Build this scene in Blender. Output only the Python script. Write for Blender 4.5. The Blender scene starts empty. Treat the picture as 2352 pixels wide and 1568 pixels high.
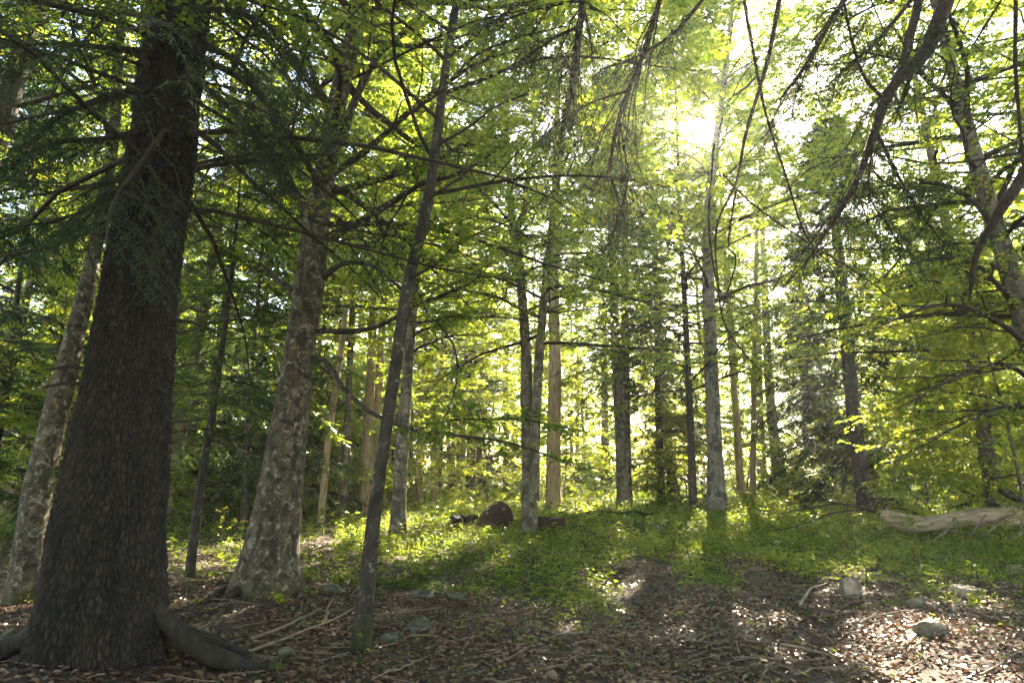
import bpy, math, random
import numpy as np
from mathutils import Vector

# ------------------------------------------------------------------ camera, sky, sun, exposure
scene = bpy.context.scene
COL = scene.collection
PITCH = math.radians(12.2)
EYE = 1.6
FPX, CX, CY = 1385.0, 1176.0, 784.0          # focal length and centre, in the 2352 x 1568 view of the photograph
cam_data = bpy.data.cameras.new('camera')
cam_data.sensor_width = 36.0
cam_data.lens = 36.0 * FPX / 2352.0
cam_data.clip_start = 0.05
cam_data.clip_end = 3000.0
cam = bpy.data.objects.new('camera', cam_data)
cam.location = (0, 0, EYE)
cam.rotation_euler = (math.pi / 2 + PITCH, 0, 0)
COL.objects.link(cam)
scene.camera = cam

SUN_AZ, SUN_EL = math.radians(19.5), math.radians(30.0)     # azimuth measured from +Y towards +X
SUN = np.array([math.sin(SUN_AZ) * math.cos(SUN_EL), math.cos(SUN_AZ) * math.cos(SUN_EL), math.sin(SUN_EL)])
world = bpy.data.worlds.new("World")
scene.world = world
world.use_nodes = True
wn, wl = world.node_tree.nodes, world.node_tree.links
wn.clear()
w_out = wn.new('ShaderNodeOutputWorld')
w_bg = wn.new('ShaderNodeBackground')
sky = wn.new('ShaderNodeTexSky')
sky.sky_type = 'NISHITA'
sky.sun_disc = False
sky.sun_elevation = SUN_EL
sky.sun_rotation = SUN_AZ
sky.air_density = 1.0
sky.dust_density = 0.4
w_bg.inputs['Strength'].default_value = 0.075
wl.new(sky.outputs[0], w_bg.inputs['Color'])
# the sun itself and its aureole in the sky
tc = wn.new('ShaderNodeTexCoord')
dot = wn.new('ShaderNodeVectorMath'); dot.operation = 'DOT_PRODUCT'
dot.inputs[1].default_value = tuple(SUN)
nrm = wn.new('ShaderNodeVectorMath'); nrm.operation = 'NORMALIZE'
wl.new(tc.outputs['Generated'], nrm.inputs[0])
wl.new(nrm.outputs[0], dot.inputs[0])
acos = wn.new('ShaderNodeMath'); acos.operation = 'ARCCOSINE'
wl.new(dot.outputs['Value'], acos.inputs[0])
ang = wn.new('ShaderNodeMath'); ang.operation = 'DIVIDE'; ang.inputs[1].default_value = -math.radians(.75)
wl.new(acos.outputs[0], ang.inputs[0])
ex = wn.new('ShaderNodeMath'); ex.operation = 'EXPONENT'
wl.new(ang.outputs[0], ex.inputs[0])
core = wn.new('ShaderNodeMapRange'); core.inputs[1].default_value = math.radians(.75); core.inputs[2].default_value = math.radians(.35)
core.inputs[3].default_value = 0; core.inputs[4].default_value = 60
wl.new(acos.outputs[0], core.inputs[0])
glow = wn.new('ShaderNodeBackground')
glow.inputs['Color'].default_value = (1.0, 0.95, 0.85, 1)
gm = wn.new('ShaderNodeMath'); gm.operation = 'MULTIPLY'; gm.inputs[1].default_value = 5.0
wl.new(ex.outputs[0], gm.inputs[0])
ga = wn.new('ShaderNodeMath'); ga.operation = 'ADD'; wl.new(gm.outputs[0], ga.inputs[0]); wl.new(core.outputs[0], ga.inputs[1])
wl.new(ga.outputs[0], glow.inputs['Strength'])
addw = wn.new('ShaderNodeAddShader')
wl.new(w_bg.outputs[0], addw.inputs[0]); wl.new(glow.outputs[0], addw.inputs[1])
wl.new(addw.outputs[0], w_out.inputs['Surface'])

sun_data = bpy.data.lights.new('sun', 'SUN')
sun_data.energy = 5.0
sun_data.angle = math.radians(0.5)
sun_data.color = (1.0, 0.93, 0.82)
sun = bpy.data.objects.new('sun', sun_data)
sun.rotation_euler = Vector(tuple(-SUN)).to_track_quat('-Z', 'Y').to_euler()
COL.objects.link(sun)

scene.view_settings.view_transform = 'Standard'
scene.view_settings.look = 'None'
scene.view_settings.exposure = 3.95
scene.view_settings.gamma = 1.0
scene.view_settings.use_white_balance = True
scene.view_settings.white_balance_temperature = 7900
scene.view_settings.white_balance_tint = 10
scene.view_settings.use_curve_mapping = False
cy = scene.cycles
cy.max_bounces = 6
cy.diffuse_bounces = 3
cy.glossy_bounces = 2
cy.transmission_bounces = 4
cy.volume_bounces = 0
cy.transparent_max_bounces = 8
cy.caustics_reflective = False
cy.caustics_refractive = False
cy.use_denoising = True
cy.denoising_input_passes = 'RGB_ALBEDO_NORMAL'
cy.denoising_prefilter = 'NONE'
cy.sample_clamp_indirect = 6.0
cy.volume_step_rate = 1.0

# ------------------------------------------------------------------ terrain and the way from a pixel to the place it shows
TRUNK_FEET = []
def height(x, y):
    x = np.asarray(x, float); y = np.asarray(y, float)
    h = 0.05 * np.sin(x * 0.55 + 1.3) * np.cos(y * 0.43 + .4) + 0.025 * np.sin(x * 1.7 + y * 1.1) + 0.012 * np.sin(x * 4.1 - y * 3.3)
    h = h + 0.28 * np.exp(-(((x - 0.3) / 3.2) ** 2 + ((y - 18.3) / 2.6) ** 2))
    h = h + 0.22 * np.exp(-(((x + 4.2) / 1.7) ** 2 + ((y - 4.6) / 1.4) ** 2))
    h = h + 0.18 * np.exp(-(((x + 3.3) / 1.5) ** 2 + ((y - 8.2) / 1.2) ** 2))
    h = h - 0.10 * np.exp(-((x - 1.35 - 0.02 * y) / 0.35) ** 2) * (y < 14) - 0.07 * np.exp(-((x - 3.2 - 0.02 * y) / 0.35) ** 2) * (y < 14)
    h = h + 0.00035 * np.clip(np.hypot(x, y) - 45, 0, 400) ** 1.6
    return h

CP, SP = math.cos(PITCH), math.sin(PITCH)
def ray(px, py):
    u, v = px - CX, CY - py
    return np.array([u, FPX * CP - v * SP, FPX * SP + v * CP]) / FPX
def at(px, py, Y):
    r = ray(px, py)
    return np.array([0, 0, EYE]) + r * (Y / r[1])
def ground_at(px, py):
    r = ray(px, py)
    t = 1.0
    while t < 200:
        p = np.array([0, 0, EYE]) + r * t
        if p[2] <= height(p[0], p[1]):
            break
        t += 0.02
    return p
def depth(p):
    return p[1] * CP + (p[2] - EYE) * SP

# ------------------------------------------------------------------ mesh building
class MB:
    def __init__(self):
        self.v, self.t, self.q, self.a, self.n = [], [], [], [], 0
    def add(self, verts, tris=None, quads=None, var=None):
        verts = np.asarray(verts, np.float32).reshape(-1, 3)
        if len(verts) == 0: return
        if tris is not None and len(tris): self.t.append(np.asarray(tris, np.int32).reshape(-1, 3) + self.n)
        if quads is not None and len(quads): self.q.append(np.asarray(quads, np.int32).reshape(-1, 4) + self.n)
        self.a.append(np.full(len(verts), .5, np.float32) if var is None else np.broadcast_to(np.asarray(var, np.float32), (len(verts),)))
        self.v.append(verts); self.n += len(verts)
    def mesh(self, name, mat, smooth=False):
        me = bpy.data.meshes.new(name)
        if self.n:
            v = np.concatenate(self.v)
            t = np.concatenate(self.t) if self.t else np.zeros((0, 3), np.int32)
            q = np.concatenate(self.q) if self.q else np.zeros((0, 4), np.int32)
            me.vertices.add(len(v)); me.vertices.foreach_set('co', v.ravel())
            idx = np.concatenate([t.ravel(), q.ravel()])
            me.loops.add(len(idx)); me.loops.foreach_set('vertex_index', idx)
            tot = np.concatenate([np.full(len(t), 3, np.int32), np.full(len(q), 4, np.int32)])
            st = np.concatenate([[0], np.cumsum(tot)[:-1]]).astype(np.int32)
            me.polygons.add(len(tot)); me.polygons.foreach_set('loop_start', st)
            me.polygons.foreach_set('loop_total', tot)
            me.polygons.foreach_set('use_smooth', np.full(len(tot), smooth))
            at_ = me.attributes.new('var', 'FLOAT', 'POINT')
            at_.data.foreach_set('value', np.concatenate(self.a))
            me.update(calc_edges=True)
        me.materials.append(mat)
        return me
    def build(self, name, mat, parent=None, smooth=False, origin=None):
        me = self.mesh(name, mat, smooth)
        o = bpy.data.objects.new(name, me)
        COL.objects.link(o)
        if origin is not None:                       # put the object's origin at its base
            me.transform(__import__('mathutils').Matrix.Translation((-origin[0], -origin[1], -origin[2])))
        if parent is not None:
            o.parent = parent
        elif origin is not None:
            o.location = tuple(origin)
        return o

def tag(o, label=None, cat=None, group=None, kind=None):
    if label: o['label'] = label
    if cat: o['category'] = cat
    if group: o['group'] = group
    if kind: o['kind'] = kind
    return o
def empty(name, loc):
    o = bpy.data.objects.new(name, None)
    o.location = tuple(float(c) for c in loc)
    o.empty_display_size = .3
    COL.objects.link(o)
    return o

def unit(a):
    return a / np.maximum(np.linalg.norm(a, axis=-1, keepdims=True), 1e-9)

def tubes(mb, P, R, sides, var=.5, cap=False):
    """P (n, K, 3) polylines, R (n, K) radii -> tubes"""
    P = np.asarray(P, float); R = np.asarray(R, float)
    n, K, _ = P.shape
    if n == 0: return
    T = np.gradient(P, axis=1); T = unit(T)
    ref = np.where(np.abs(T[..., 2:3]) > .8, np.array([[[1., 0, 0]]]), np.array([[[0, 0, 1.]]]))
    mean = unit(T.mean(1, keepdims=True))
    ref = np.where(np.abs(mean[..., 2:3]) > .8, np.array([[[1., 0, 0]]]), np.array([[[0, 0, 1.]]]))
    A = unit(np.cross(T, np.broadcast_to(ref, T.shape))); B = np.cross(T, A)
    th = np.arange(sides) * 2 * np.pi / sides
    V = P[:, :, None] + R[:, :, None, None] * (A[:, :, None] * np.cos(th)[None, None, :, None] + B[:, :, None] * np.sin(th)[None, None, :, None])
    i = np.arange(K - 1)[:, None] * sides; j = np.arange(sides)[None]; j2 = (j + 1) % sides
    q = np.stack([i + j, i + j2, i + sides + j2, i + sides + j], -1).reshape(-1, 4)
    Q = (q[None] + (np.arange(n) * K * sides)[:, None, None]).reshape(-1, 4)
    mb.add(V.reshape(-1, 3), quads=Q, var=var)

def resample(pts, rad, n):
    pts = np.asarray(pts, float); rad = np.asarray(rad, float)
    K = len(pts)
    if K < 3:
        t = np.linspace(0, K - 1, n); i = np.clip(t.astype(int), 0, K - 2); f = (t - i)[:, None]
        return pts[i] * (1 - f) + pts[i + 1] * f, rad[i] * (1 - f[:, 0]) + rad[i + 1] * f[:, 0]
    d = np.concatenate([[0], np.cumsum(np.linalg.norm(np.diff(pts, axis=0), axis=1))])
    s = np.linspace(0, d[-1], n)
    ii = np.clip(np.searchsorted(d, s, side='right') - 1, 0, K - 2)
    f = ((s - d[ii]) / (d[ii + 1] - d[ii]))[:, None]
    P = np.vstack([2 * pts[0] - pts[1], pts, 2 * pts[-1] - pts[-2]])
    p0, p1, p2, p3 = P[ii], P[ii + 1], P[ii + 2], P[ii + 3]
    out = .5 * ((2 * p1) + (p2 - p0) * f + (2 * p0 - 5 * p1 + 4 * p2 - p3) * f ** 2 + (-p0 + 3 * p1 - 3 * p2 + p3) * f ** 3)
    return out, np.interp(s, d, rad)

# cheap smooth value noise for displacements
def vnoise(p, seed=0):
    p = np.asarray(p, float)
    i = np.floor(p).astype(np.int64); f = p - i; f = f * f * (3 - 2 * f)
    def hsh(a):
        h = (a[..., 0] * 374761393 + a[..., 1] * 668265263 + a[..., 2] * 2147483647 + seed * 974634777) & 0xffffffff
        h = ((h ^ (h >> 13)) * 1274126177) & 0xffffffff
        return ((h ^ (h >> 16)) & 0xffff) / 65535.0
    r = 0
    for dx in (0, 1):
        for dy in (0, 1):
            for dz in (0, 1):
                w = (f[..., 0] if dx else 1 - f[..., 0]) * (f[..., 1] if dy else 1 - f[..., 1]) * (f[..., 2] if dz else 1 - f[..., 2])
                r = r + w * hsh(i + np.array([dx, dy, dz]))
    return r * 2 - 1

# ------------------------------------------------------------------ materials
def mat_new(name):
    m = bpy.data.materials.new(name); m.use_nodes = True
    nt = m.node_tree; nt.nodes.clear()
    return m, nt.nodes, nt.links
def ramp(N, stops, interp='LINEAR'):
    r = N.new('ShaderNodeValToRGB'); cr = r.color_ramp; cr.interpolation = interp
    while len(cr.elements) < len(stops): cr.elements.new(.5)
    for e, (p, c) in zip(cr.elements, stops):
        e.position = p; e.color = (*c, 1) if len(c) == 3 else c
    return r
def leaf_mat(name, stops, tstops, trans=.5, rough=.45, spec=.35):
    m, N, L = mat_new(name)
    out = N.new('ShaderNodeOutputMaterial'); mix = N.new('ShaderNodeMixShader'); mix.inputs[0].default_value = trans
    p = N.new('ShaderNodeBsdfPrincipled'); t = N.new('ShaderNodeBsdfTranslucent')
    a = N.new('ShaderNodeAttribute'); a.attribute_name = 'var'
    r1, r2 = ramp(N, stops), ramp(N, tstops)
    L.new(a.outputs['Fac'], r1.inputs[0]); L.new(a.outputs['Fac'], r2.inputs[0])
    L.new(r1.outputs[0], p.inputs['Base Color']); L.new(r2.outputs[0], t.inputs['Color'])
    p.inputs['Roughness'].default_value = rough
    p.inputs['Specular IOR Level'].default_value = spec
    L.new(p.outputs[0], mix.inputs[1]); L.new(t.outputs[0], mix.inputs[2]); L.new(mix.outputs[0], out.inputs[0])
    return m
M_BEECH = leaf_mat('beech_leaf', [(0, (.035, .075, .012)), (.6, (.06, .12, .018)), (1, (.10, .16, .025))],
                   [(0, (.12, .23, .03)), (.6, (.32, .42, .035)), (1, (.62, .60, .06))], .57)
M_FIR = leaf_mat('fir_needle', [(0, (.018, .038, .014)), (.6, (.03, .06, .018)), (1, (.055, .09, .025))],
                 [(0, (.03, .06, .012)), (.6, (.06, .11, .02)), (1, (.12, .18, .03))], .35, .5, .3)
M_HERB = leaf_mat('herb_leaf', [(0, (.03, .058, .014)), (.6, (.058, .105, .024)), (1, (.12, .16, .04))],
                  [(0, (.11, .21, .03)), (.6, (.34, .44, .04)), (1, (.64, .62, .08))], .55)
M_GRASS = leaf_mat('grass_blade', [(0, (.04, .08, .015)), (.6, (.07, .13, .02)), (1, (.14, .18, .04))],
                   [(0, (.15, .24, .02)), (.6, (.34, .44, .035)), (1, (.6, .6, .10))], .55)
M_LITTER = leaf_mat('dead_leaf', [(0, (.045, .022, .014)), (.35, (.12, .058, .034)), (.7, (.22, .125, .08)), (1, (.36, .25, .18))],
                    [(0, (.06, .025, .01)), (1, (.26, .12, .04))], .15, .38, .5)

def bark_mat(name, base, dark, pale=None, pale_amt=.5, pale_scale=6.0, stretch=(9, 9, 2.2), rough=.85, moss=None, moss_h=.0, bump=.5, ring=False, fine=22):
    m, N, L = mat_new(name)
    out = N.new('ShaderNodeOutputMaterial'); p = N.new('ShaderNodeBsdfPrincipled')
    p.inputs['Roughness'].default_value = rough; p.inputs['Specular IOR Level'].default_value = .25
    g = N.new('ShaderNodeNewGeometry')
    mp = N.new('ShaderNodeMapping'); mp.inputs['Scale'].default_value = stretch
    L.new(g.outputs['Position'], mp.inputs[0])
    n1 = N.new('ShaderNodeTexNoise'); n1.inputs['Scale'].default_value = 1.0; n1.inputs['Detail'].default_value = 8; n1.inputs['Roughness'].default_value = .65
    L.new(mp.outputs[0], n1.inputs['Vector'])
    r = ramp(N, [(.3, dark), (.62, base), (.8, tuple(min(1, c * 1.45) for c in base))])
    L.new(n1.outputs[0], r.inputs[0])
    col = r.outputs[0]
    if pale:
        n2 = N.new('ShaderNodeTexNoise'); n2.inputs['Scale'].default_value = pale_scale; n2.inputs['Detail'].default_value = 5; n2.inputs['Distortion'].default_value = .6
        n2.inputs['Roughness'].default_value = .82
        L.new(g.outputs['Position'], n2.inputs['Vector'])
        r2 = ramp(N, [(pale_amt - .03, (0, 0, 0)), (pale_amt + .02, (.45, .45, .45)), (pale_amt + .10, (1, 1, 1))])
        L.new(n2.outputs[0], r2.inputs[0])
        mx = N.new('ShaderNodeMixRGB'); mx.inputs[2].default_value = (*pale, 1)
        L.new(r2.outputs[0], mx.inputs[0]); L.new(col, mx.inputs[1]); col = mx.outputs[0]
        # black patches between the lichen
        n4 = N.new('ShaderNodeTexNoise'); n4.inputs['Scale'].default_value = pale_scale * .8; n4.inputs['Detail'].default_value = 5
        ad = N.new('ShaderNodeVectorMath'); ad.operation = 'ADD'; ad.inputs[1].default_value = (13, 7, 5)
        L.new(g.outputs['Position'], ad.inputs[0]); L.new(ad.outputs[0], n4.inputs['Vector'])
        r4 = ramp(N, [(.51, (0, 0, 0)), (.60, (.75, .75, .75))]); L.new(n4.outputs[0], r4.inputs[0])
        mx4 = N.new('ShaderNodeMixRGB'); mx4.inputs[2].default_value = (*[c * .7 for c in dark], 1)
        L.new(r4.outputs[0], mx4.inputs[0]); L.new(col, mx4.inputs[1]); col = mx4.outputs[0]
    if ring:
        mp3 = N.new('ShaderNodeMapping'); mp3.inputs['Scale'].default_value = (5, 5, 34)
        L.new(g.outputs['Position'], mp3.inputs[0])
        n5 = N.new('ShaderNodeTexNoise'); n5.inputs['Scale'].default_value = 1; n5.inputs['Detail'].default_value = 3
        L.new(mp3.outputs[0], n5.inputs['Vector'])
        r5 = ramp(N, [(.58, (0, 0, 0)), (.66, (.7, .7, .7))]); L.new(n5.outputs[0], r5.inputs[0])
        mx5 = N.new('ShaderNodeMixRGB'); mx5.inputs[2].default_value = (*dark, 1)
        L.new(r5.outputs[0], mx5.inputs[0]); L.new(col, mx5.inputs[1]); col = mx5.outputs[0]
    if moss:
        sx = N.new('ShaderNodeSeparateXYZ'); L.new(g.outputs['Position'], sx.inputs[0])
        n3 = N.new('ShaderNodeTexNoise'); n3.inputs['Scale'].default_value = 5; n3.inputs['Detail'].default_value = 6
        L.new(g.outputs['Position'], n3.inputs['Vector'])
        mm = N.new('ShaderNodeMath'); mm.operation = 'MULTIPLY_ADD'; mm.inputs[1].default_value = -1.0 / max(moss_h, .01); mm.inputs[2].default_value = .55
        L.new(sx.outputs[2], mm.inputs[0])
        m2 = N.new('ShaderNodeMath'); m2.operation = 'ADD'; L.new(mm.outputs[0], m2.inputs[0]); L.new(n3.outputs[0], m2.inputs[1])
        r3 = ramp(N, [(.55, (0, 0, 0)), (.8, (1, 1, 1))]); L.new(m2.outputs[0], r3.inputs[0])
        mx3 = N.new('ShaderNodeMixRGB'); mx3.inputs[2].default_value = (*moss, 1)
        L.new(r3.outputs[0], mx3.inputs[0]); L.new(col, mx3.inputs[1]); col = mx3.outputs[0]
    L.new(col, p.inputs['Base Color'])
    nb = N.new('ShaderNodeTexNoise'); nb.inputs['Scale'].default_value = fine; nb.inputs['Detail'].default_value = 6
    mpb = N.new('ShaderNodeMapping'); mpb.inputs['Scale'].default_value = (1, 1, .35); L.new(g.outputs['Position'], mpb.inputs[0]); L.new(mpb.outputs[0], nb.inputs['Vector'])
    b = N.new('ShaderNodeBump'); b.inputs['Strength'].default_value = bump; b.inputs['Distance'].default_value = .03
    L.new(nb.outputs[0], b.inputs['Height']); L.new(b.outputs[0], p.inputs['Normal'])
    L.new(p.outputs[0], out.inputs[0])
    return m
M_BARK_SPRUCE = bark_mat('spruce_bark', (.105, .088, .075), (.025, .021, .018), moss=(.035, .045, .012), moss_h=.5, bump=.9, fine=30)
def plates_mat():
    m = bark_mat('spruce_bark_plates', (.042, .034, .028), (.010, .008, .007), moss=(.028, .028, .012), moss_h=.22, bump=1.0, fine=55)
    N, L = m.node_tree.nodes, m.node_tree.links
    p = [n for n in N if n.type == 'BSDF_PRINCIPLED'][0]
    src = p.inputs['Base Color'].links[0].from_socket
    a = N.new('ShaderNodeAttribute'); a.attribute_name = 'var'
    r = ramp(N, [(0, (.32, .30, .28)), (.35, (.8, .78, .76)), (1, (1.35, 1.3, 1.25))])
    L.new(a.outputs['Fac'], r.inputs[0])
    mx = N.new('ShaderNodeMixRGB'); mx.blend_type = 'MULTIPLY'; mx.inputs[0].default_value = 1
    L.new(src, mx.inputs[1]); L.new(r.outputs[0], mx.inputs[2]); L.new(mx.outputs[0], p.inputs['Base Color'])
    return m
M_BARK_PLATES = plates_mat()
M_BARK_LICHEN = bark_mat('lichened_beech_bark', (.10, .077, .05), (.024, .019, .013), pale=(.30, .285, .21), pale_amt=.555, pale_scale=11, moss=(.05, .05, .016), moss_h=.55, bump=.3)
M_BARK_BEECH = bark_mat('beech_bark', (.165, .14, .10), (.045, .038, .028), pale=(.30, .285, .225), pale_amt=.56, pale_scale=6, moss=(.05, .055, .018), moss_h=.5, bump=.25, ring=True)
M_BARK_DARK = bark_mat('dark_bark', (.055, .045, .035), (.022, .019, .016), pale=(.30, .31, .27), pale_amt=.60, pale_scale=9, moss=(.03, .035, .012), moss_h=.5, bump=.5)
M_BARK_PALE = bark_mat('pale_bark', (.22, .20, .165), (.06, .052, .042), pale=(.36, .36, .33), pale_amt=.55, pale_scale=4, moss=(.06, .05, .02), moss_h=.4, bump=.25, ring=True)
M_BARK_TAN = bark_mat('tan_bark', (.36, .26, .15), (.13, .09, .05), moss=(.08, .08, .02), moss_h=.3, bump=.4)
M_TWIG = bark_mat('twig_bark', (.045, .034, .026), (.018, .014, .011), bump=.2)
M_RED_BOUGH = bark_mat('reddish_bough_bark', (.05, .027, .018), (.014, .009, .007), stretch=(30, 30, 12), bump=1.0, fine=90)
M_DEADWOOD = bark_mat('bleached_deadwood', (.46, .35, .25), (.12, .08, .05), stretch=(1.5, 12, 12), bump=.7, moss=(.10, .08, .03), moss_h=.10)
M_ROTWOOD = bark_mat('rotten_wood', (.055, .034, .023), (.014, .009, .007), stretch=(9, 9, 9), bump=.9, fine=14)
M_CUTWOOD = bark_mat('weathered_cut_wood', (.15, .09, .055), (.05, .03, .02), stretch=(20, 20, 20), bump=.6, fine=30)
M_STICK = bark_mat('stick_bark', (.24, .18, .13), (.09, .065, .045), stretch=(8, 8, 8), bump=.4)
M_STONE = bark_mat('limestone', (.30, .24, .18), (.10, .08, .06), pale=(.075, .08, .04), pale_amt=.60, pale_scale=6, stretch=(5, 5, 5), bump=.6, fine=16, rough=.8)
M_MOSSY = bark_mat('mossy_stone', (.13, .125, .10), (.05, .05, .038), pale=(.04, .05, .02), pale_amt=.5, pale_scale=9, stretch=(6, 6, 6), bump=.6)
M_DIRT_ROOT = bark_mat('root_bark', (.065, .048, .034), (.018, .014, .01), moss=(.045, .05, .014), moss_h=.25, bump=.8)

def ground_material():
    m, N, L = mat_new('forest_soil')
    out = N.new('ShaderNodeOutputMaterial'); p = N.new('ShaderNodeBsdfPrincipled'); p.inputs['Roughness'].default_value = .9
    g = N.new('ShaderNodeNewGeometry')
    n1 = N.new('ShaderNodeTexNoise'); n1.inputs['Scale'].default_value = 14; n1.inputs['Detail'].default_value = 10; n1.inputs['Roughness'].default_value = .7
    L.new(g.outputs['Position'], n1.inputs['Vector'])
    r = ramp(N, [(.3, (.018, .012, .009)), (.55, (.06, .038, .026)), (.75, (.12, .08, .055))]); L.new(n1.outputs[0], r.inputs[0])
    n2 = N.new('ShaderNodeTexNoise'); n2.inputs['Scale'].default_value = 1.2; n2.inputs['Detail'].default_value = 8
    L.new(g.outputs['Position'], n2.inputs['Vector'])
    sx = N.new('ShaderNodeSeparateXYZ'); L.new(g.outputs['Position'], sx.inputs[0])
    mr = N.new('ShaderNodeMapRange'); mr.inputs[1].default_value = 9; mr.inputs[2].default_value = 26; mr.inputs[3].default_value = -.25; mr.inputs[4].default_value = .30
    L.new(sx.outputs[1], mr.inputs[0])
    ad = N.new('ShaderNodeMath'); ad.operation = 'ADD'; L.new(mr.outputs[0], ad.inputs[0]); L.new(n2.outputs[0], ad.inputs[1])
    r2 = ramp(N, [(.5, (0, 0, 0)), (.8, (.8, .8, .8))]); L.new(ad.outputs[0], r2.inputs[0])
    mx = N.new('ShaderNodeMixRGB'); mx.inputs[2].default_value = (.035, .045, .014, 1)
    L.new(r2.outputs[0], mx.inputs[0]); L.new(r.outputs[0], mx.inputs[1]); L.new(mx.outputs[0], p.inputs['Base Color'])
    b = N.new('ShaderNodeBump'); b.inputs['Strength'].default_value = .8; b.inputs['Distance'].default_value = .05
    L.new(n1.outputs[0], b.inputs['Height']); L.new(b.outputs[0], p.inputs['Normal'])
    L.new(p.outputs[0], out.inputs[0])
    return m
M_GROUND = ground_material()

# ------------------------------------------------------------------ ground sheet
def axis(a, b, fine_a, fine_b, fine, n_out):
    o = np.linspace(0, 1, n_out + 1)[1:] ** 2.2
    return np.concatenate([(fine_a - o * (fine_a - a))[::-1], np.arange(fine_a, fine_b + 1e-6, fine), fine_b + o * (b - fine_b)])
gx = axis(-240, 240, -14, 14, .20, 26); gy = axis(-60, 300, 3, 26, .20, 30)
GX, GY = np.meshgrid(gx, gy)
GZ = height(GX, GY) + .012 * vnoise(np.stack([GX * 3, GY * 3, GX * 0], -1), 3)
mb = MB()
nx, ny = len(gx), len(gy)
ii = (np.arange(ny - 1)[:, None] * nx + np.arange(nx - 1)[None]).ravel()
mb.add(np.stack([GX, GY, GZ], -1), quads=np.stack([ii, ii + 1, ii + nx + 1, ii + nx], -1))
g = mb.build('ground', M_GROUND, smooth=True)
tag(g, 'brown forest soil rising gently under leaf litter and herbs', None, None, 'structure')

# ------------------------------------------------------------------ sun holes in the canopy: shafts along which nothing grows, as the lit patches show
SHAFTS = []
def shaft_px(px, py, r):
    SHAFTS.append((ground_at(px, py), r))
SHAFTS.append((np.array([0, 0, EYE]), .80))
for a in [(2080, 1480, .55), (2200, 1545, .6), (1965, 1365, .5), (2020, 1420, .5), (2300, 1480, .5), (1300, 1450, .22), (1440, 1345, .35), (1575, 1285, .55), (1985, 1320, .4),
          (790, 1205, 1.3), (700, 1260, 1.1), (870, 1190, 1.2), (960, 1210, .8), (1130, 1300, .35), (1030, 1255, .6), (1850, 1200, 1.2), (1700, 1210, .8), (2200, 1215, 1.0), (450, 1400, .5), (430, 1490, .3), (30, 1400, .4),
          (1450, 1235, .5), (1250, 1150, 2.2), (1000, 1155, 2.0), (1560, 1150, 2.2), (1750, 1145, 1.6), (1400, 1180, 1.0), (1120, 1190, .8), (2250, 1380, .4)]:
    shaft_px(*a)
def keep_mask(P, only_first=False):
    k = np.ones(len(P), bool)
    soft = np.random.default_rng(len(P)).random(len(P)) < .88
    for q, (p0, r) in enumerate(SHAFTS[:1] if only_first else SHAFTS):
        d = P - p0
        t = d @ SUN
        pr = np.linalg.norm(d - t[:, None] * SUN, axis=1)
        k &= ~((t > 3.5) & (pr < r * (.6 if r > 1 or q == 0 else .9)) & (soft | (q == 0)))
    return k

# ------------------------------------------------------------------ foliage
def blades(mb, pos, dr, nrm, L, W, var, fold=.15, droop=.12, shape=4):
    """leaf blades: base at pos, growing along dr, surface normal nrm"""
    n = len(pos)
    if n == 0: return
    dr = unit(dr); side = unit(np.cross(dr, nrm)); up = np.cross(side, dr)
    L = np.broadcast_to(L, (n,))[:, None]; W = np.broadcast_to(W, (n,))[:, None]
    var = np.broadcast_to(var, (n,))
    if shape == 3:                                               # far leaves: one small triangle each
        v = np.stack([pos - side * W * .45, pos + side * W * .45 + up * W * fold, pos + dr * L * 1.05 - up * L * droop], 1)
        mb.add(v.reshape(-1, 3), tris=(np.arange(n) * 3)[:, None] + [0, 1, 2], var=np.repeat(var, 3))
    elif shape == 4:
        v = np.stack([pos, pos + dr * L * .42 + side * W * .5 + up * W * fold, pos + dr * L - up * L * droop, pos + dr * L * .42 - side * W * .5 + up * W * fold], 1)
        b = (np.arange(n) * 4)[:, None]
        tris = np.concatenate([b + [0, 1, 2], b + [0, 2, 3]])
        mb.add(v.reshape(-1, 3), tris=tris, var=np.repeat(var, 4))
    else:
        v = np.stack([pos, pos + dr * L * .25 + side * W * .43 + up * W * fold, pos + dr * L * .62 + side * W * .42 + up * (W * fold - L * droop * .4), pos + dr * L - up * L * droop,
                      pos + dr * L * .62 - side * W * .42 + up * (W * fold - L * droop * .4), pos + dr * L * .25 - side * W * .43 + up * W * fold], 1)
        b = (np.arange(n) * 6)[:, None]
        mb.add(v.reshape(-1, 3), tris=np.concatenate([b + [0, 1, 2], b + [0, 2, 3], b + [0, 3, 4], b + [0, 4, 5]]), var=np.repeat(var, 6))

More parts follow.
